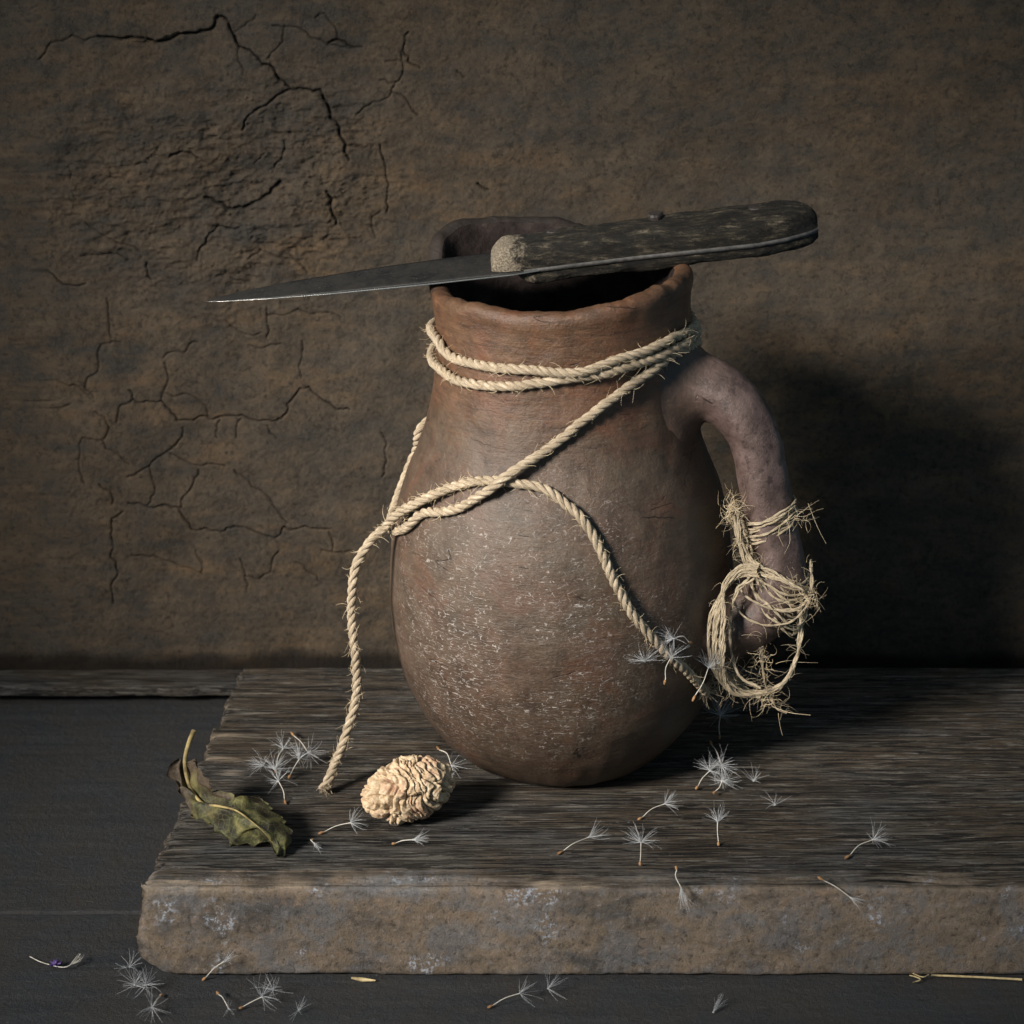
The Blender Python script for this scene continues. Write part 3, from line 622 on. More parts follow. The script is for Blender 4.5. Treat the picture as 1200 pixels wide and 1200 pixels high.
def twist(name, label, path, root, fray=(False, False), pitch=1.3, mat=MROPE, R0=RR):
    path = [p+noise.noise_vector(p*.9)*.05+noise.noise_vector(p*2.6)*.02 for p in path]
    L = [0.]
    for a, b in zip(path[:-1], path[1:]): L.append(L[-1]+(b-a).length)
    fr = frames(path); n = len(path)
    ph0 = random.random()*6
    for s_ in range(3):
        g = Geo(); P = []; rr = []
        for i in range(n):
            a = ph0+s_*2.0944+2*math.pi*(L[i]+.45*noise.noise(Vector((L[i]*.35, ph0, 0))))/pitch; T, N, B = fr[i]
            e = 0.
            if fray[1]: e = max(e, smooth01(1-(L[-1]-L[i])/1.0))
            if fray[0]: e = max(e, smooth01(1-L[i]/1.0))
            off = R0*(.50+.45*e); P.append(path[i]+(N*math.cos(a)+B*math.sin(a))*off)
            rr.append(R0*(.555-.15*e)*(1+.10*noise.noise(Vector((L[i]*1.7, s_*9., 3)))+.05*noise.noise(Vector((L[i]*6, s_*9., 3)))))
        g.tube(P, rr, 9); g.build('strand', mat, root)
# --- rope A
A = [cyl(95, 17.2), cyl(120, 16.3), cyl(145, 15.4), cyl(163, 14.9, .0)]
A += [on_y(491, 533, 2.6), on_y(478, 562, 2.2), on_y(466, 594, 1.2), on_y(463, 612, -.2), on_y(471, 622, -1.9), surf(484, 617, .02), surf(498, 603, -.02), surf(520, 601), surf(540, 596), surf(562, 585, .08), surf(580, 574, .30), surf(597, 560, .46), surf(617, 545, .30), surf(642, 526, .05), surf(680, 495), surf(705, 474), surf(735, 451), surf(767, 427), surf(795, 409)]
A += [cyl(8, 19.5), cyl(35, 19.8), cyl(80, 19.9), cyl(125, 19.8), cyl(160, 19.9)]
A += [surf(519, 398), surf(528, 412), surf(550, 423), surf(583, 429), surf(617, 432), surf(650, 434, .05), surf(683, 433, .2), surf(717, 422), surf(750, 411), surf(783, 396), cyl(8, 20.35)]
A += [cyl(30, 20.5), cyl(80, 19.3), cyl(125, 18.9), cyl(160, 18.9)]
A += [surf(519, 430), surf(537, 443), surf(563, 450), surf(593, 452), surf(633, 447), surf(667, 442), surf(700, 438, .0), surf(733, 428, .0), surf(767, 416, .05), surf(795, 403, .12), cyl(6, 20.0, .1), cyl(30, 19.3, .1), cyl(60, 18.6)]
PA = push_out(catmull(A, .07))
ra = empty('neck_rope', (0, 0, 19)); tag(ra, 'tan twisted rope wound twice round the jug neck, one length running diagonally down', 'rope')
twist('strand', '', PA, ra)
front = lambda p, d: p.y < 1.5
make_fuzz(PA, RR, 900, .12, .9, 'fibre_fuzz', ra, front)
# --- rope B
tipb = on_z(380, 926, .25)
B = [tipb, on_y(393, 893, -4.0), on_y(408, 855, -3.9), on_y(418, 810, -3.7), on_y(416, 770, -3.5), on_y(412, 720, -3.3), on_y(415, 672, -3.0), on_y(430, 638, -2.7), on_y(452, 617, -2.5), surf(478, 607, .36), surf(500, 592, .36), surf(525, 577, .12), surf(552, 566), surf(578, 563), surf(600, 566), surf(630, 571), surf(660, 588), surf(687, 617), surf(707, 655), surf(724, 692), surf(745, 726), surf(772, 757), surf(798, 782), surf(814, 799), surf(822, 809)]
PB = catmull(B, .07); k0 = int(len(PB)*.35); PB = PB[:k0]+push_out(PB[k0:])
rb = empty('hanging_rope', tuple(tipb)); tag(rb, 'tan twisted rope arching across the jug belly, its left end hanging to the board', 'rope')
twist('strand', '', PB, rb, (True, True))
make_fuzz(PB, RR, 620, .12, .8, 'fibre_fuzz', rb)
def frayed(end, dirv, n, L0, name, parent, spread=.5, mat=MROPE, th=.028):
    g = Geo()
    for _ in range(n):
        d = (dirv+Vector((random.gauss(0, spread), random.gauss(0, spread), random.gauss(0, spread)))).normalized()
        p = end-dirv*.25+Vector((random.uniform(-.14, .14), random.uniform(-.14, .14), random.uniform(-.14, .14))); q = [p]; L = L0*random.uniform(.5, 1.2)
        for k in range(4): p = p+d*L/4; d = (d+Vector((random.gauss(0, .2), random.gauss(0, .2), random.gauss(0, .2)))).normalized(); q.append(p)
        g.hair(q, th, th*.3)
    return g.build(name, mat, parent)
tag(frayed(PB[0], (PB[0]-PB[5]).normalized(), 60, .45, 'frayed_end', rb, .35), 'blunt frayed end touching the board', kind='stuff')
tag(frayed(PB[-1], (PB[-1]-PB[-6]).normalized(), 90, .75, 'frayed_end', rb, .5), 'loose frayed end beside the twine bundle', kind='stuff')

# ================================================================ twine on the handle
tw = empty('twine_bundle', tuple(on_plane(905, 650, (0, 0, 0), HN))); tag(tw, 'straw coloured twine wound in loose loops round the jug handle', 'twine')
FRH = frames(HC)
def h_at(v):     # index on the handle centre line whose projected row is v (lower half)
    best = None
    for i, p in enumerate(HC):
        if HLL[i] < HLL[-1]*.30: continue
        d = p-CAM; vv = 600-FPX*d.dot(UP)/d.dot(FW)
        if best is None or abs(vv-v) < best[0]: best = (abs(vv-v), i)
    return best[1]
def h_r(i): return float(np.interp(HLL[i]/HLL[-1], np.array(hl)/hl[-1], [h[2] for h in HP]))
TR = .058
def ply(path, r=TR, name='strand', hairs=14):
    L = [0.]
    for a, b in zip(path[:-1], path[1:]): L.append(L[-1]+(b-a).length)
    fr = frames(path); g = Geo(); ph = random.random()*6
    for s_ in range(2):
        P = []; rr = []
        for i in range(len(path)):
            a = ph+s_*math.pi+2*math.pi*L[i]/1.1; P.append(path[i]+(fr[i][1]*math.cos(a)+fr[i][2]*math.sin(a))*r*.42+noise.noise_vector(Vector((L[i]*2.2, s_, ph)))*.022); rr.append(r*((.72, .5)[s_]+.35*noise.noise(Vector((L[i]*1.5, s_*5, ph)))))
        g.tube(P, rr, 6)
    for _ in range(hairs):
        i = random.randrange(1, len(path)-1); p = path[i].copy(); T, N, B_ = fr[i]; a = random.uniform(0, 6.28)
        d = (N*math.cos(a)+B_*math.sin(a)+T*random.uniform(-1.5, 1.5)).normalized(); q = [p]; LL = random.uniform(.25, 1.1); bend = Vector((random.gauss(0, .4), random.gauss(0, .4), random.gauss(-.1, .4)))
        for k in range(4): p = p+d*LL/4; d = (d+bend).normalized(); q.append(p)
        g.hair(q, .009, .004)
    return g.build(name, MTW, tw)
def wrap(vc, tilt, a0, a1, lift, jit, drop=0., seed=0):
    """one turn round the handle: vc row, tilt cm across, angles measured from the camera side"""
    i = h_at(vc); c = HC[i]; T = FRH[i][0]; r = h_r(i)+.06+lift
    side = HDIR-T*HDIR.dot(T); side.normalize(); frt = side.cross(T); frt = frt if frt.y < 0 else -frt
    P = []
    for k in range(25):
        a = a0+(a1-a0)*k/24; ca, sa = math.cos(a), math.sin(a)         # a=0: left side, 90: front, 180: right
        rr = r+.08*noise.noise(Vector((a*1.3, seed*3.1, 2)))
        P.append(c+(-side*ca+frt*sa)*rr+Vector((0, 0, 1))*(-tilt*(-ca)-drop*max(0, sa)+jit*noise.noise(Vector((a*.9, seed*7.7, 0)))))
    return P
for k in range(9):       # upper band
    ply(catmull(wrap(596+k*3.0, -.28, -.5+random.uniform(-.2, .2), 6.2, random.uniform(0, .14), .16, .12, k), .07), hairs=7)
for k in range(11):      # lower band, sagging to the right
    P = wrap(652+k*4.0, .75+.04*k, -.6, 5.9, random.uniform(0, .28), .45, .35+.04*k, 20+k)
    ply(catmull(P, .07), hairs=8)
def pt(u, v, off): return on_plane(u, v, HN*0+HN*(-off), HN)
base_v = [((858, 606), (866, 630), (874, 650), (890, 668), (915, 682), (938, 694), (944, 702)),
          ((866, 612), (872, 636), (886, 658), (906, 672), (930, 685), (948, 690)),
          ((862, 600), (868, 625), (870, 648), (880, 672), (900, 690), (925, 700), (946, 696))]
for k, b in enumerate(base_v*2):
    P = [pt(u+random.uniform(-3, 3), v+random.uniform(-4, 4), 1.28+.12*random.random()) for u, v in b]; P[-1] = pt(b[-1][0]+4, b[-1][1], .3)
    ply(catmull(P, .07), hairs=9)
# hanging loops from the left of the band down to the frayed rope end
for k in range(11):
    j = lambda a=2: random.uniform(-a, a); w_ = (k % 5)*3.4; top_ = (k % 4)*4
    P = [pt(888+j(), 664+top_+j(), 1.5), pt(870+j(), 664+top_+j(), 1.6), pt(852-w_*.2+j(), 684+top_*.6+j(), 2.0), pt(834+w_*1.15+j(), 722+j(), 2.5), pt(831+w_*1.2+j(), 758+j(), 2.6), pt(836+w_*.9+j(), 784+j(), 2.4), pt(846+w_*.6+j(), 802+j(3), 2.1), pt(864+w_*.4+j(), 812+j(3), 1.7), pt(886+w_+j(5), 813+j(4), 1.2)]
    ply(catmull(P, .07), hairs=9)
for k in range(2):
    j = lambda a=2: random.uniform(-a, a)
    P = [pt(u_+k*3, v_, 1.9) for u_, v_ in ((880+j(), 676+j()), (862+j(), 692+j()), (854+j(), 728+j()), (855+j(), 762+j()), (866+j(), 792+j()), (886+j(), 806+j()))]
    ply(catmull(P, .07), hairs=10)
for k in range(5):       # the big lower loop
    j = lambda a=3: random.uniform(-a, a)
    P = [pt(846+j(), 790+j(4), 1.3), pt(868+j(), 806+j(), 1.1), pt(892+j(), 812+j(), .9), pt(915+j(), 802+j(), .7), pt(932+j(), 775+j(4), .5), pt(938+j(), 745+j(), .4), pt(936+j(), 715+j(), .3), pt(925+j(), 700+j(), -.4)]
    ply(catmull(P, .07), hairs=10)
P = [pt(857, 700, 1.4), pt(868, 718, 1.5), pt(884, 729, 1.5), pt(905, 733, 1.4), pt(928, 728, 1.2), pt(944, 712, .9), pt(952, 690, .7), pt(950, 664, .6)]
ply(catmull(P, .07), hairs=22)
P = [pt(950, 656, .5), pt(951, 680, .6), pt(944, 706, .7), pt(926, 716, 1.1), pt(900, 712, 1.4), pt(876, 700, 1.5), pt(864, 686, 1.4)]
ply(catmull(P, .07), hairs=22)
ply(catmull([pt(892, 752, .2), pt(893, 775, .4), pt(896, 800, .6)], .07), hairs=26)
ply(catmull([pt(896, 800, .7), pt(905, 822, .8), pt(912, 832, .8), pt(922, 836, .8)], .07), r=.035, hairs=18)
g = Geo()    # tangle of single fibres
def tangle(u, v, n, sp, L0, L1, th=.010):
    for _ in range(n):
        p = pt(u+random.gauss(0, sp), v+random.gauss(0, sp), 1.2+random.uniform(-.5, .5)); q = [p]
        d = Vector((random.gauss(0, 1), random.gauss(0, .6), random.gauss(0, 1))).normalized(); L = random.uniform(L0, L1); bend = Vector((random.gauss(0, .5), random.gauss(0, .4), random.gauss(0, .5)))
        for k in range(7): p = p+d*L/7; d = (d+bend*.5+Vector((random.gauss(0, .2), random.gauss(0, .2), random.gauss(0, .2)))).normalized(); q.append(p)
        g.hair(q, th*random.uniform(.8, 1.6), th*.4)
tangle(858, 598, 85, 5, .4, 1.3, .008); tangle(866, 635, 22, 5, .3, 1.0, .008); tangle(940, 610, 16, 8, .5, 1.6, .008); tangle(945, 698, 50, 8, .4, 1.2, .008)
tangle(900, 818, 45, 7, .4, 1.3, .008); tangle(895, 775, 30, 8, .3, 1.0, .008); tangle(850, 797, 110, 8, .4, 1.3, .008); tangle(905, 738, 25, 16, .4, 1.0, .008); tangle(905, 690, 25, 20, .4, 1.1, .008); tangle(842, 740, 25, 7, .3, 1.0, .008)
for b in (((947, 590), (954, 608), (960, 622), (968, 637)), ((818, 588), (805, 600), (809, 612), (818, 613)), ((818, 588), (820, 600), (824, 612)), ((915, 615), (912, 625), (918, 640)), ((912, 836), (914, 850), (917, 862)), ((905, 828), (925, 835), (950, 838))):
    P = catmull([pt(u, v, 1.2) for u, v in b], .15); g.hair(P, .016, .008)
tag(g.build('fibre_tangle', MFZ, tw), kind='stuff')

# ================================================================ knife
tip = on_y(243, 353, 1.1); end = on_y(957, 265, 1.5)
EX = (end-tip).normalized(); KL = (end-tip).length
roll = R(9); ey0 = (Vector((0, 1, 0))-EX*EX.y).normalized(); ez0 = EX.cross(ey0)
EY = ey0*math.cos(roll)+ez0*math.sin(roll); EZ = EX.cross(EY)
def K(x, y, z): return tip+EX*x+EY*y+EZ*z
kn = empty('kitchen_knife', tuple(tip)); tag(kn, 'old knife with blackened wooden handle lying across the jug rim', 'knife')
def kwidth(f):   # blade: far edge, near edge (cm) along fraction of whole length
    far = float(np.interp(f, [0, .02, .06, .14, .25, .40, .55], [0.0, .28, .60, .95, 1.18, 1.32, 1.35]))
    near = float(np.interp(f, [0, .02, .10, .20, .35, .50, .55], [0.0, -.22, -.60, -.92, -1.20, -1.35, -1.2]))
    return far, near
def build_knife():
    n = 120; V = []; fr_ = np.linspace(0, .545, n); cols = 12
    for f in fr_:
        a, b = kwidth(f); th = .02+.09*min(1, f/.3)
        for side in (1, -1):
            for c in range(cols):
                t = c/(cols-1)*.93; y = a+(b-a)*t if a-b > 0 else 0
                y2 = y; z = side*th*(1-.75*t)
                V.append(tuple(K(f*KL, y2, z)))
    V = np.array(V).reshape(n, 2, cols, 3); V[:, 1] = V[:, 1, ::-1]; V = V.reshape(n*2*cols, 3)
    mesh_np('blade', V, grid_faces(n, 2*cols, wrap_v=True), MST, kn, smooth=False)
    # honed bevel along the near edge
    V = []
    for f in fr_:
        a, b = kwidth(f); th = (.02+.09*min(1, f/.3))*.30; y0 = a+(b-a)*.93
        V += [tuple(K(f*KL, y0, th)), tuple(K(f*KL, b-.01, 0)), tuple(K(f*KL, y0, -th))]
    mesh_np('cutting_edge', V, grid_faces(n, 3, wrap_v=True)[:, ::-1], MED, kn, smooth=False)
    # tang
    def outline(m=60, x0=.50, inset=0.):
        P = []
        for i in range(m):
            f = x0+(1.-x0)*i/(m-1); P.append(f)
        return P
    def hw(f):     # handle half width
        a = np.interp(f, [.465, .50, .56, .70, .82, .90, .945, .975, .99, 1.0], [1.02, 1.10, 1.10, 1.10, 1.24, 1.32, 1.12, .82, .62, .38]); return float(a)
    xs = np.concatenate([np.linspace(.52, .96, 60), np.linspace(.965, 1.0, 12)])
    V = []
    for f in xs:
        h = hw(f)+.035
        V += [tuple(K(f*KL, h, .10)), tuple(K(f*KL, -h, .10)), tuple(K(f*KL, -h, -.10)), tuple(K(f*KL, h, -.10))]
    mesh_np('tang', V, grid_faces(len(xs), 4, wrap_v=True), MTG, kn, smooth=False)
    for side, x0, th in ((1, .468, 1.02), (-1, .508, .66)):
        xs = np.concatenate([np.linspace(x0, x0+.03, 16), np.linspace(x0+.033, .955, 190), np.linspace(.958, 1.0, 30)]); m = 40; V = []; W = []
        for f in xs:
            h = hw(f); s0 = (f-x0)/.035; e = math.sqrt(max(0., 1-(1-min(1, s0))**2)) if s0 < 1 else 1.
            s1 = (1.0-f)/.05; e2 = math.sqrt(max(0.02, 1-(1-min(1, s1))**2)) if s1 < 1 else 1.
            t_ = th*e*(.45+.55*e2); hh = h*(.70+.30*e)
            for j in range(m):
                a = math.pi*j/(m-1); cy = math.cos(a); cz = math.sin(a)
                ex_ = .42; y = hh*math.copysign(abs(cy)**ex_, cy); z = .085+t_*abs(cz)**.62
                p = Vector((f*KL, y, z*side)); d = .11*noise.noise(Vector((p.x*.6, p.y*1.5, z*1.5+side*5)))+.05*noise.noise(Vector((p.x*1.1, p.y*5, z*5+side*5)))
                d += .03*noise.noise(p*5)-.07*max(0, .35-abs(noise.noise(Vector((p.x*.35, p.y*2.2+z*1.5, side*3)))*4))
                if j in (0, m-1): d = 0
                V.append(tuple(K(p.x+(1-e)*.0, y+d*.6*cy, (z+d*cz*e)*side))); W.append(max(0., 1-(f-x0)*KL/(2.6 if side > 0 else 1.3)))
        V = np.array(V); F = grid_faces(len(xs), m)
        if side < 0: F = F[:, ::-1]
        # cap the front
        nV = len(V); c0 = np.arange(m)
        Fl = [tuple(r_) for r_ in F]+[tuple(c0[::-1] if side > 0 else c0)]+[tuple((len(xs)-1)*m+(c0 if side > 0 else c0[::-1]))]
        o = mesh_np('handle_scale', V, Fl, MSC, kn, attr={'worn': np.array(W)})
        tag(o, 'upper wooden scale, pale and worn at its front end' if side > 0 else 'lower wooden scale')
    for f, y, r, h in ((.575, .45, .30, 1.12), (.742, .55, .36, 1.30), (.905, .35, .40, 1.13)):
        g = Geo(); c = K(f*KL, y, 0)
        ring = []
        for z, q in ((.5, 1), (h-.08, 1.), (h, .8), (h+.01, .3)):
            for j in range(14): a = j*math.pi/7; ring.append(tuple(K(f*KL+r*q*(1+.1*math.sin(3*a+f*9))*math.cos(a), y+r*q*math.sin(a), z)))
        b = len(ring); ring.append(tuple(K(f*KL, y, h+.0)))
        F = [list(x) for x in grid_faces(4, 14, wrap_v=True)]+[[42+j, 42+(j+1) % 14, b] for j in range(14)]
        mesh_np('rivet', ring, F, MRIV, kn, smooth=False)
build_knife()

# ================================================================ peach stone
def build_stone():
    bm = bmesh.new(); bmesh.ops.create_icosphere(bm, subdivisions=7, radius=1.0)
    c0 = on_z(478, 924, 1.5); c = Vector((c0.x, c0.y, 1.42)); rad = Vector((2.0, 1.5, 1.42)); ax = Matrix.Rotation(R(-14), 3, 'Y')@Matrix.Rotation(R(12), 3, 'Z')
    V = []; G = []
    for v in bm.verts:
        p = v.co.copy(); q = Vector((p.x*2.0, p.y*1.5, p.z*1.5)); q += noise.noise_vector(q*.7)*.65+noise.noise_vector(q*1.9)*.24
        s_ = Vector((q.x*1.55+q.z*.5, q.y*.62-q.x*.2, q.z*.62)); f1 = abs(noise.noise(s_*1.25)); f2 = abs(noise.noise(s_*2.3+Vector((5, 3, 1))))
        h = min(1, f1/.24)**.65; h2 = min(1, f2/.22)**.65; f = noise.fractal(q*3.2, .8, 2.1, 4); hh = h*.62+h2*.38
        k = 1-.30*(1-hh)+.035*f
        x = 1+.05*p.x*p.x
        w_ = Vector((p.x*rad.x*x, p.y*rad.y, p.z*rad.z))*k; V.append(tuple(ax@w_+c)); G.append(max(0, 1-hh*1.45))
    F = [[x.index for x in f.verts] for f in bm.faces]; bm.free()
    zmin = min(v[2] for v in V); V = [(a, b, z-zmin) for a, b, z in V]
    o = mesh_np('peach_stone', V, F, MPS, None, origin=(c.x, c.y, 0), attr={'groove': np.clip(G, 0, 1)})
    tag(o, 'pale wrinkled peach stone lying on the board in front of the jug', 'fruit stone')
build_stone()

# ================================================================ dry leaf
def build_leaf():
    rows = [((209,889,2.5),(216,899,2.0),(226,893,2.6)), ((203,903,2.1),(219,915,1.5),(238,905,2.4)), ((207,924,1.5),(227,932,1.0),(245,921,2.0)), ((221,946,.9),(241,944,.95),(264,931,1.7)),
            ((236,963,.6),(259,946,1.35),(286,934,1.6)), ((256,977,.35),(277,951,1.5),(309,941,1.3)), ((279,991,.12),(294,963,1.35),(328,957,1.0)), ((300,986,.3),(309,975,1.05),(339,980,.55)), ((317,991,.25),(321,990,.5),(336,997,.2)), ((325,1003,.08),(326,1004,.08),(328,1005,.08))]
    cols = [catmull([on_z(u, v, z) for u, v, z in [r[k] for r in rows]], .1) for k in range(3)]
    n = 90; m = 33
    def rs(P, t): x = t*(len(P)-1); i = min(int(x), len(P)-2); return P[i].lerp(P[i+1], x-i)
    V = []; Br = []
    for i in range(n):
        t = i/(n-1); a, b, c = (rs(P, t) for P in cols)
        for j in range(m):
            s_ = j/(m-1)*2-1
            e = b.lerp(a, -s_) if s_ < 0 else b.lerp(c, s_)
            arch = math.sin(min(1, abs(s_))*math.pi)*.28; p = e+Vector((0, 0, arch*(1 if s_ < 0 else .7)))
            ed = abs(s_)**3; p += Vector((noise.noise(Vector((t*9, s_*2, 0))), noise.noise(Vector((t*9, s_*2, 5))), noise.noise(Vector((t*7, s_*2, 9)))))*(.16+.30*ed)
            p += (e-b)*(.07*math.sin(t*95)*ed+.10*noise.noise(Vector((t*22, s_, 3)))*ed)
            p.z += .07*math.cos(t*44+abs(s_)*5)*min(1, abs(s_)*3)
            p.z = max(p.z, .05); V.append(tuple(p)); Br.append(np.clip(1.25-t*2.9+1.3*noise.noise(Vector((t*5, s_*2, 1)))+(s_ > .1)*.28*(t > .35), 0, 1)*.95)
    nv = len(V); V2 = [(x, y, z-.028) for x, y, z in V]; F = grid_faces(n, m); F2 = F[:, ::-1]+nv
    rim = [i*m for i in range(n)]+[(n-1)*m+j for j in range(1, m)]+[i*m+m-1 for i in range(n-2, -1, -1)]+[j for j in range(m-2, 0, -1)]
    S_ = [(rim[k], rim[(k+1) % len(rim)], rim[(k+1) % len(rim)]+nv, rim[k]+nv) for k in range(len(rim))]
    root = empty('dry_leaf', tuple(on_z(255, 962, 0))); tag(root, 'curled dry leaf with upright stem on the left end of the board', 'leaf')
    mesh_np('leaf_blade', V+V2, np.concatenate([F, F2, np.array(S_)]), MLF, root, attr={'brown': np.array(Br+Br)})
    g = Geo(); P = catmull([on_z(227, 857, 3.2), on_z(221, 872, 2.9), on_z(217, 889, 2.4), on_z(218, 906, 1.95), on_z(224, 925, 1.35), on_z(237, 941, 1.15), on_z(258, 945, 1.48), on_z(277, 950, 1.62), on_z(294, 962, 1.45), on_z(309, 975, 1.15), on_z(321, 989, .5)], .1)
    g.tube(P, [max(.02, .125-.11*(i/len(P))**.8) for i in range(len(P))], 8); g.build('stem', MSTEM, root)
build_leaf()

# ================================================================ dandelion seeds
GRP = None
def seed(label, head, foot, spread=1.0, n=26, R_=1.0, hidden_foot=False):
    """head, foot: world points in cm"""
    head = Vector(head); root = empty('dandelion_seed', tuple(head)); tag(root, label, 'seed', 'dandelion seeds scattered about the jug')
    ax = None
    if foot is not None:
        foot = Vector(foot); ax = (head-foot).normalized()
        mid = head.lerp(foot, .5)+Vector((random.gauss(0, .06), random.gauss(0, .06), abs(random.gauss(0, .08))))
        fe = head.lerp(foot, .82)
        g = Geo(); P = catmull([head, mid, fe], .1); g.tube(P, .020, 5); g.build('stalk', MSTK, root)
        g = Geo(); P = catmull([fe, foot], .04); k = len(P); g.tube(P, [.016+.05*math.sin(math.pi*(i+.3)/(k+.3)) for i in range(k)], 6); g.build('husk', MACH, root)
    else: ax = Vector((random.gauss(0, .4), random.gauss(0, .4), 1)).normalized()
    a = Vector((0, 0, 1)) if abs(ax.z) < .8 else Vector((1, 0, 0)); N = ax.cross(a).normalized(); B_ = ax.cross(N)
    g = Geo()
    for i in range(int(n*1.4)):
        th = random.uniform(.25, 1.5)*spread; ph = random.uniform(0, 6.283); d = (ax*math.cos(th)+(N*math.cos(ph)+B_*math.sin(ph))*math.sin(th)).normalized()
        L = R_*random.uniform(.6, 1.15); p = head.copy(); q = [p]; sag = Vector((random.gauss(0, .10), random.gauss(0, .10), random.gauss(0, .10)))
        for k in range(4): p = p+d*L/4; d = (d+sag).normalized(); q.append(p)
        g.hair(q, .0068, .003)
    for i in range(5):
        d = Vector((random.gauss(0, 1), random.gauss(0, 1), random.gauss(0, 1))).normalized(); g.hair([head-d*.035, head, head+d*.035], .03, .03)
    g.build('pappus', MPAP, root)
def bz(u, v, z=.25): return on_z(u, v, z)
def tz(u, v, z=.25): return on_z(u, v, TZ+z)
def fz(u, v, off=.2): return on_y(u, v, YF-off)
L = 'pale dandelion seed '
seed(L+'at the top of the clump left of the hanging rope', bz(332, 877, .7), bz(322, 905, .1), n=26, R_=.9)
seed(L+'at the left side of the clump near the leaf', bz(308, 897, .6), None, R_=.9, spread=1.2)
seed(L+'in the middle of the clump between leaf and hanging rope', bz(321, 901, .8), None, R_=1., spread=1.2, n=30)
seed(L+'lowest in the clump, its stalk pointing down the board', bz(326, 915, .6), bz(335, 942, .1), R_=.9, spread=1.1)
seed(L+'lying closest to the left of the rope tip', bz(362, 883, .6), bz(341, 858, .2), R_=1., spread=1.1)
seed(L+'between the clump centre and the hanging rope', bz(351, 889, .7), bz(338, 912, .15), R_=1.0, n=30)
seed(L+'with long curved stalk below the rope tip', bz(411, 964, .45), bz(373, 977, .06), R_=.85)
seed(L+'folded small, right of the leaf tip', bz(368, 988, .15), bz(366, 984, .1), R_=.75, spread=.3, n=12)
seed(L+'lying just below the peach stone', bz(484, 984, .3), bz(459, 989, .06), R_=.7, spread=.6, n=14)
seed(L+'behind the peach stone, with two crossed stalks', bz(529, 897, .3), bz(512, 875, .4), R_=.9, spread=1.0, n=18)
seed(L+'caught above the rope on the jug belly', surf(780, 744, .3), surf(803, 750, .2), R_=.95)
seed(L+'stuck to the jug just left of the rope', surf(751, 771, .15), None, R_=1.0, spread=1.1)
seed(L+'on the rope with its stalk hanging down', surf(775, 763, .45), surf(773, 798, .1), R_=.9, spread=1.2)
seed(L+'between the rope end and the twine loops', surf(815, 775, .5), surf(801, 815, .3), R_=.9)
seed(L+'standing on two stalks under the frayed rope end', bz(844, 838, .9), bz(843, 866, .1), R_=1.1, spread=1.25, n=30)
seed(L+'at the left of the round clump right of the jug foot', bz(832, 903, .7), bz(815, 925, .1), R_=.95, spread=1.3, n=34)
seed(L+'in the round clump right of the jug foot', bz(845, 897, 1.0), bz(832, 868, 1.2), R_=.95, spread=1.4, n=34)
seed(L+'lowest in the round clump right of the jug foot', bz(846, 915, .5), bz(836, 930, .1), R_=.9, spread=1.3, n=34)
seed(L+'small one to the right of the round clump', bz(883, 915, .2), None, R_=.8, spread=1., n=12)
seed(L+'below the jug foot with stalk towards lower left', bz(779, 942, .5), bz(747, 961, .06), R_=.8, spread=.8)
seed(L+'standing upright below the round clump', bz(841, 963, .9), bz(842, 991, .06), R_=.85, spread=1.0)
seed(L+'standing upright near the board edge below the jug', bz(751, 987, 1.0), bz(750, 1014, .06), R_=.95, spread=1.15)
seed(L+'with stalk trailing left, straight below the jug', bz(690, 981, .3), bz(653, 1001, .06), R_=.9, spread=.6, n=18)
seed(L+'faint and flat, right of the upright ones', bz(908, 943, .2), None, R_=.8, spread=1.1, n=10)
seed(L+'alone on the right part of the board', bz(1023, 984, .4), bz(990, 1006, .06), R_=.9, spread=.9)
seed(L+'closed, hanging over the front edge at right', fz(997, 1052, .25), fz(959, 1034, .15)+Vector((0, .3, .1)), R_=.6, spread=.5, n=9)
seed(L+'closed brush hanging over the front edge below the jug', fz(798, 1040, .3), fz(793, 1022, .1)+Vector((0, .5, 0)), R_=.9, spread=.35, n=20)
seed(L+'touching the lower left corner of the board', tz(152, 1133, .3), None, R_=.9, spread=1.2, n=16)
seed(L+'on the table below the board corner, outermost left', tz(158, 1154, .4), None, R_=.9, spread=1.3, n=22)
seed(L+'on the table just under the board corner', tz(171, 1154, .4), None, R_=.9, spread=1.3, n=22)
seed(L+'lowest of those on the table at the board corner', tz(178, 1180, .4), tz(190, 1165, .1), R_=.9, spread=1.2, n=20)
seed(L+'leaning on the board front near its left corner', fz(262, 1127, .5), fz(237, 1149, .2), R_=.65, spread=.35, n=14)
seed(L+'with a white knob on the table by the lower picture edge', tz(268, 1182, .3), tz(254, 1162, .3), R_=.35, spread=1.2, n=10)
seed(L+'on the table under the board, with long thin stalk', tz(307, 1168, .5), tz(280, 1182, .1), R_=1.0, spread=1.2, n=22)
seed(L+'faint, on the table behind the long stalked one', tz(320, 1160, .4), None, R_=.9, spread=1.2, n=16)
seed(L+'half out of view on the table, second clump', tz(350, 1184, .2), None, R_=.6, spread=1.2, n=10)
seed(L+'on the table under the middle of the board with husks apart', tz(609, 1164, .5), tz(571, 1181, .06), R_=.9, spread=1.0, n=14)
seed(L+'faint, on the table just right of the middle one', tz(642, 1158, .4), None, R_=.9, spread=1.0, n=12)
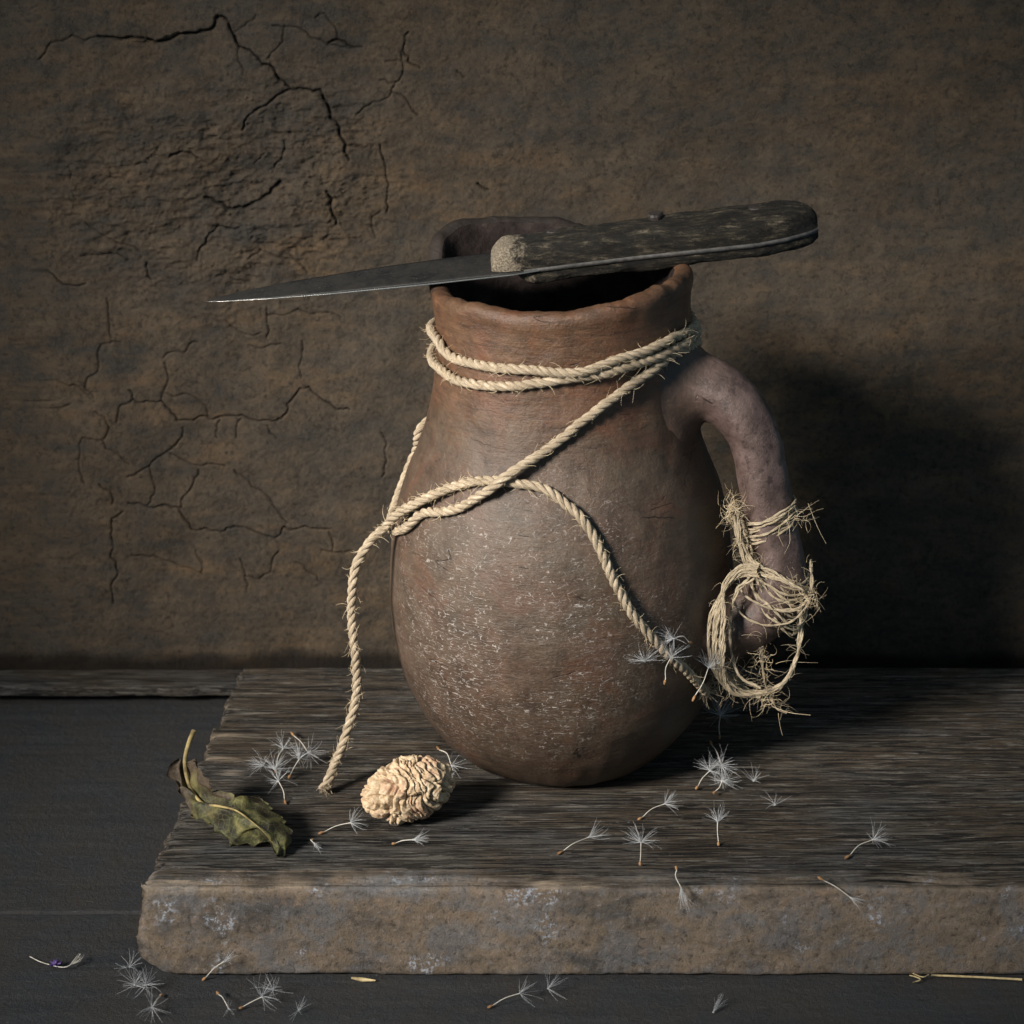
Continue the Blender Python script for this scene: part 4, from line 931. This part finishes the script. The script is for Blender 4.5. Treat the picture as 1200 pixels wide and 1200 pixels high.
seed(L+'tiny closed brush at the bottom edge, right of the middle', tz(836, 1186, .1), None, R_=.8, spread=.35, n=12)

# ================================================================ small bits
fl = empty('dried_flower', tuple(tz(65, 1130, 0))); tag(fl, 'tiny violet dried flower with pale sprig on the table at far left', 'flower')
g = Geo()
for k in range(14):
    d = Vector((random.gauss(0, 1), random.gauss(0, 1), abs(random.gauss(0, .6)))).normalized(); p = tz(65, 1130, .15)
    g.tube([p, p+d*.12, p+d*.26], [.02, .06, .02], 5)
g.build('petals', MVIO, fl)
g = Geo(); g.tube(catmull([tz(35, 1121, .1), tz(50, 1128, .12), tz(78, 1133, .2), tz(90, 1124, .3), tz(94, 1118, .35)], .1), .022, 5)
for k in range(6): g.hair([tz(82, 1131, .2), tz(88+k*1.2, 1124+random.uniform(-3, 3), .3), tz(91+k*1.5, 1119+random.uniform(-3, 5), .35)], .02, .01)
g.build('sprig', MSTK, fl)
st = Geo(); st.tube(catmull([tz(1090, 1139, .12)+Vector((0, -.25, 0)), tz(1140, 1141, .12)+Vector((0, -.25, 0)), tz(1196, 1144, .12)+Vector((0, -.25, 0))], .3), .05, 6)
o = st.build('straw', MSTR, None, origin=tuple(tz(1140, 1141, .1))); tag(o, 'thin yellow straw lying along the board foot at right', 'straw')
st = Geo(); st.tube(catmull([tz(1066, 1143, .15), tz(1074, 1145, .2), tz(1079, 1148, .2), tz(1070, 1151, .15)], .1), .03, 5); st.tube(catmull([tz(1068, 1140, .15), tz(1082, 1145, .25), tz(1088, 1142, .2)], .1), .022, 5)
o = st.build('curled_tendril', MSTR, None, origin=tuple(tz(1074, 1145, .1))); tag(o, 'short curled yellow tendril on the table left of the straw', 'tendril')
o = None
ch = Geo(); ch.tube([tz(412, 1146, .1), tz(425, 1148, .14), tz(440, 1149, .1)], [.05, .1, .03], 5)
o = ch.build('wood_chip', MSTR, None, origin=tuple(tz(425, 1148, .1))); tag(o, 'small pale wood chip on the table below the board front', 'chip')

SC.render.engine = 'CYCLES'; SC.render.resolution_x = 1024; SC.render.resolution_y = 1024
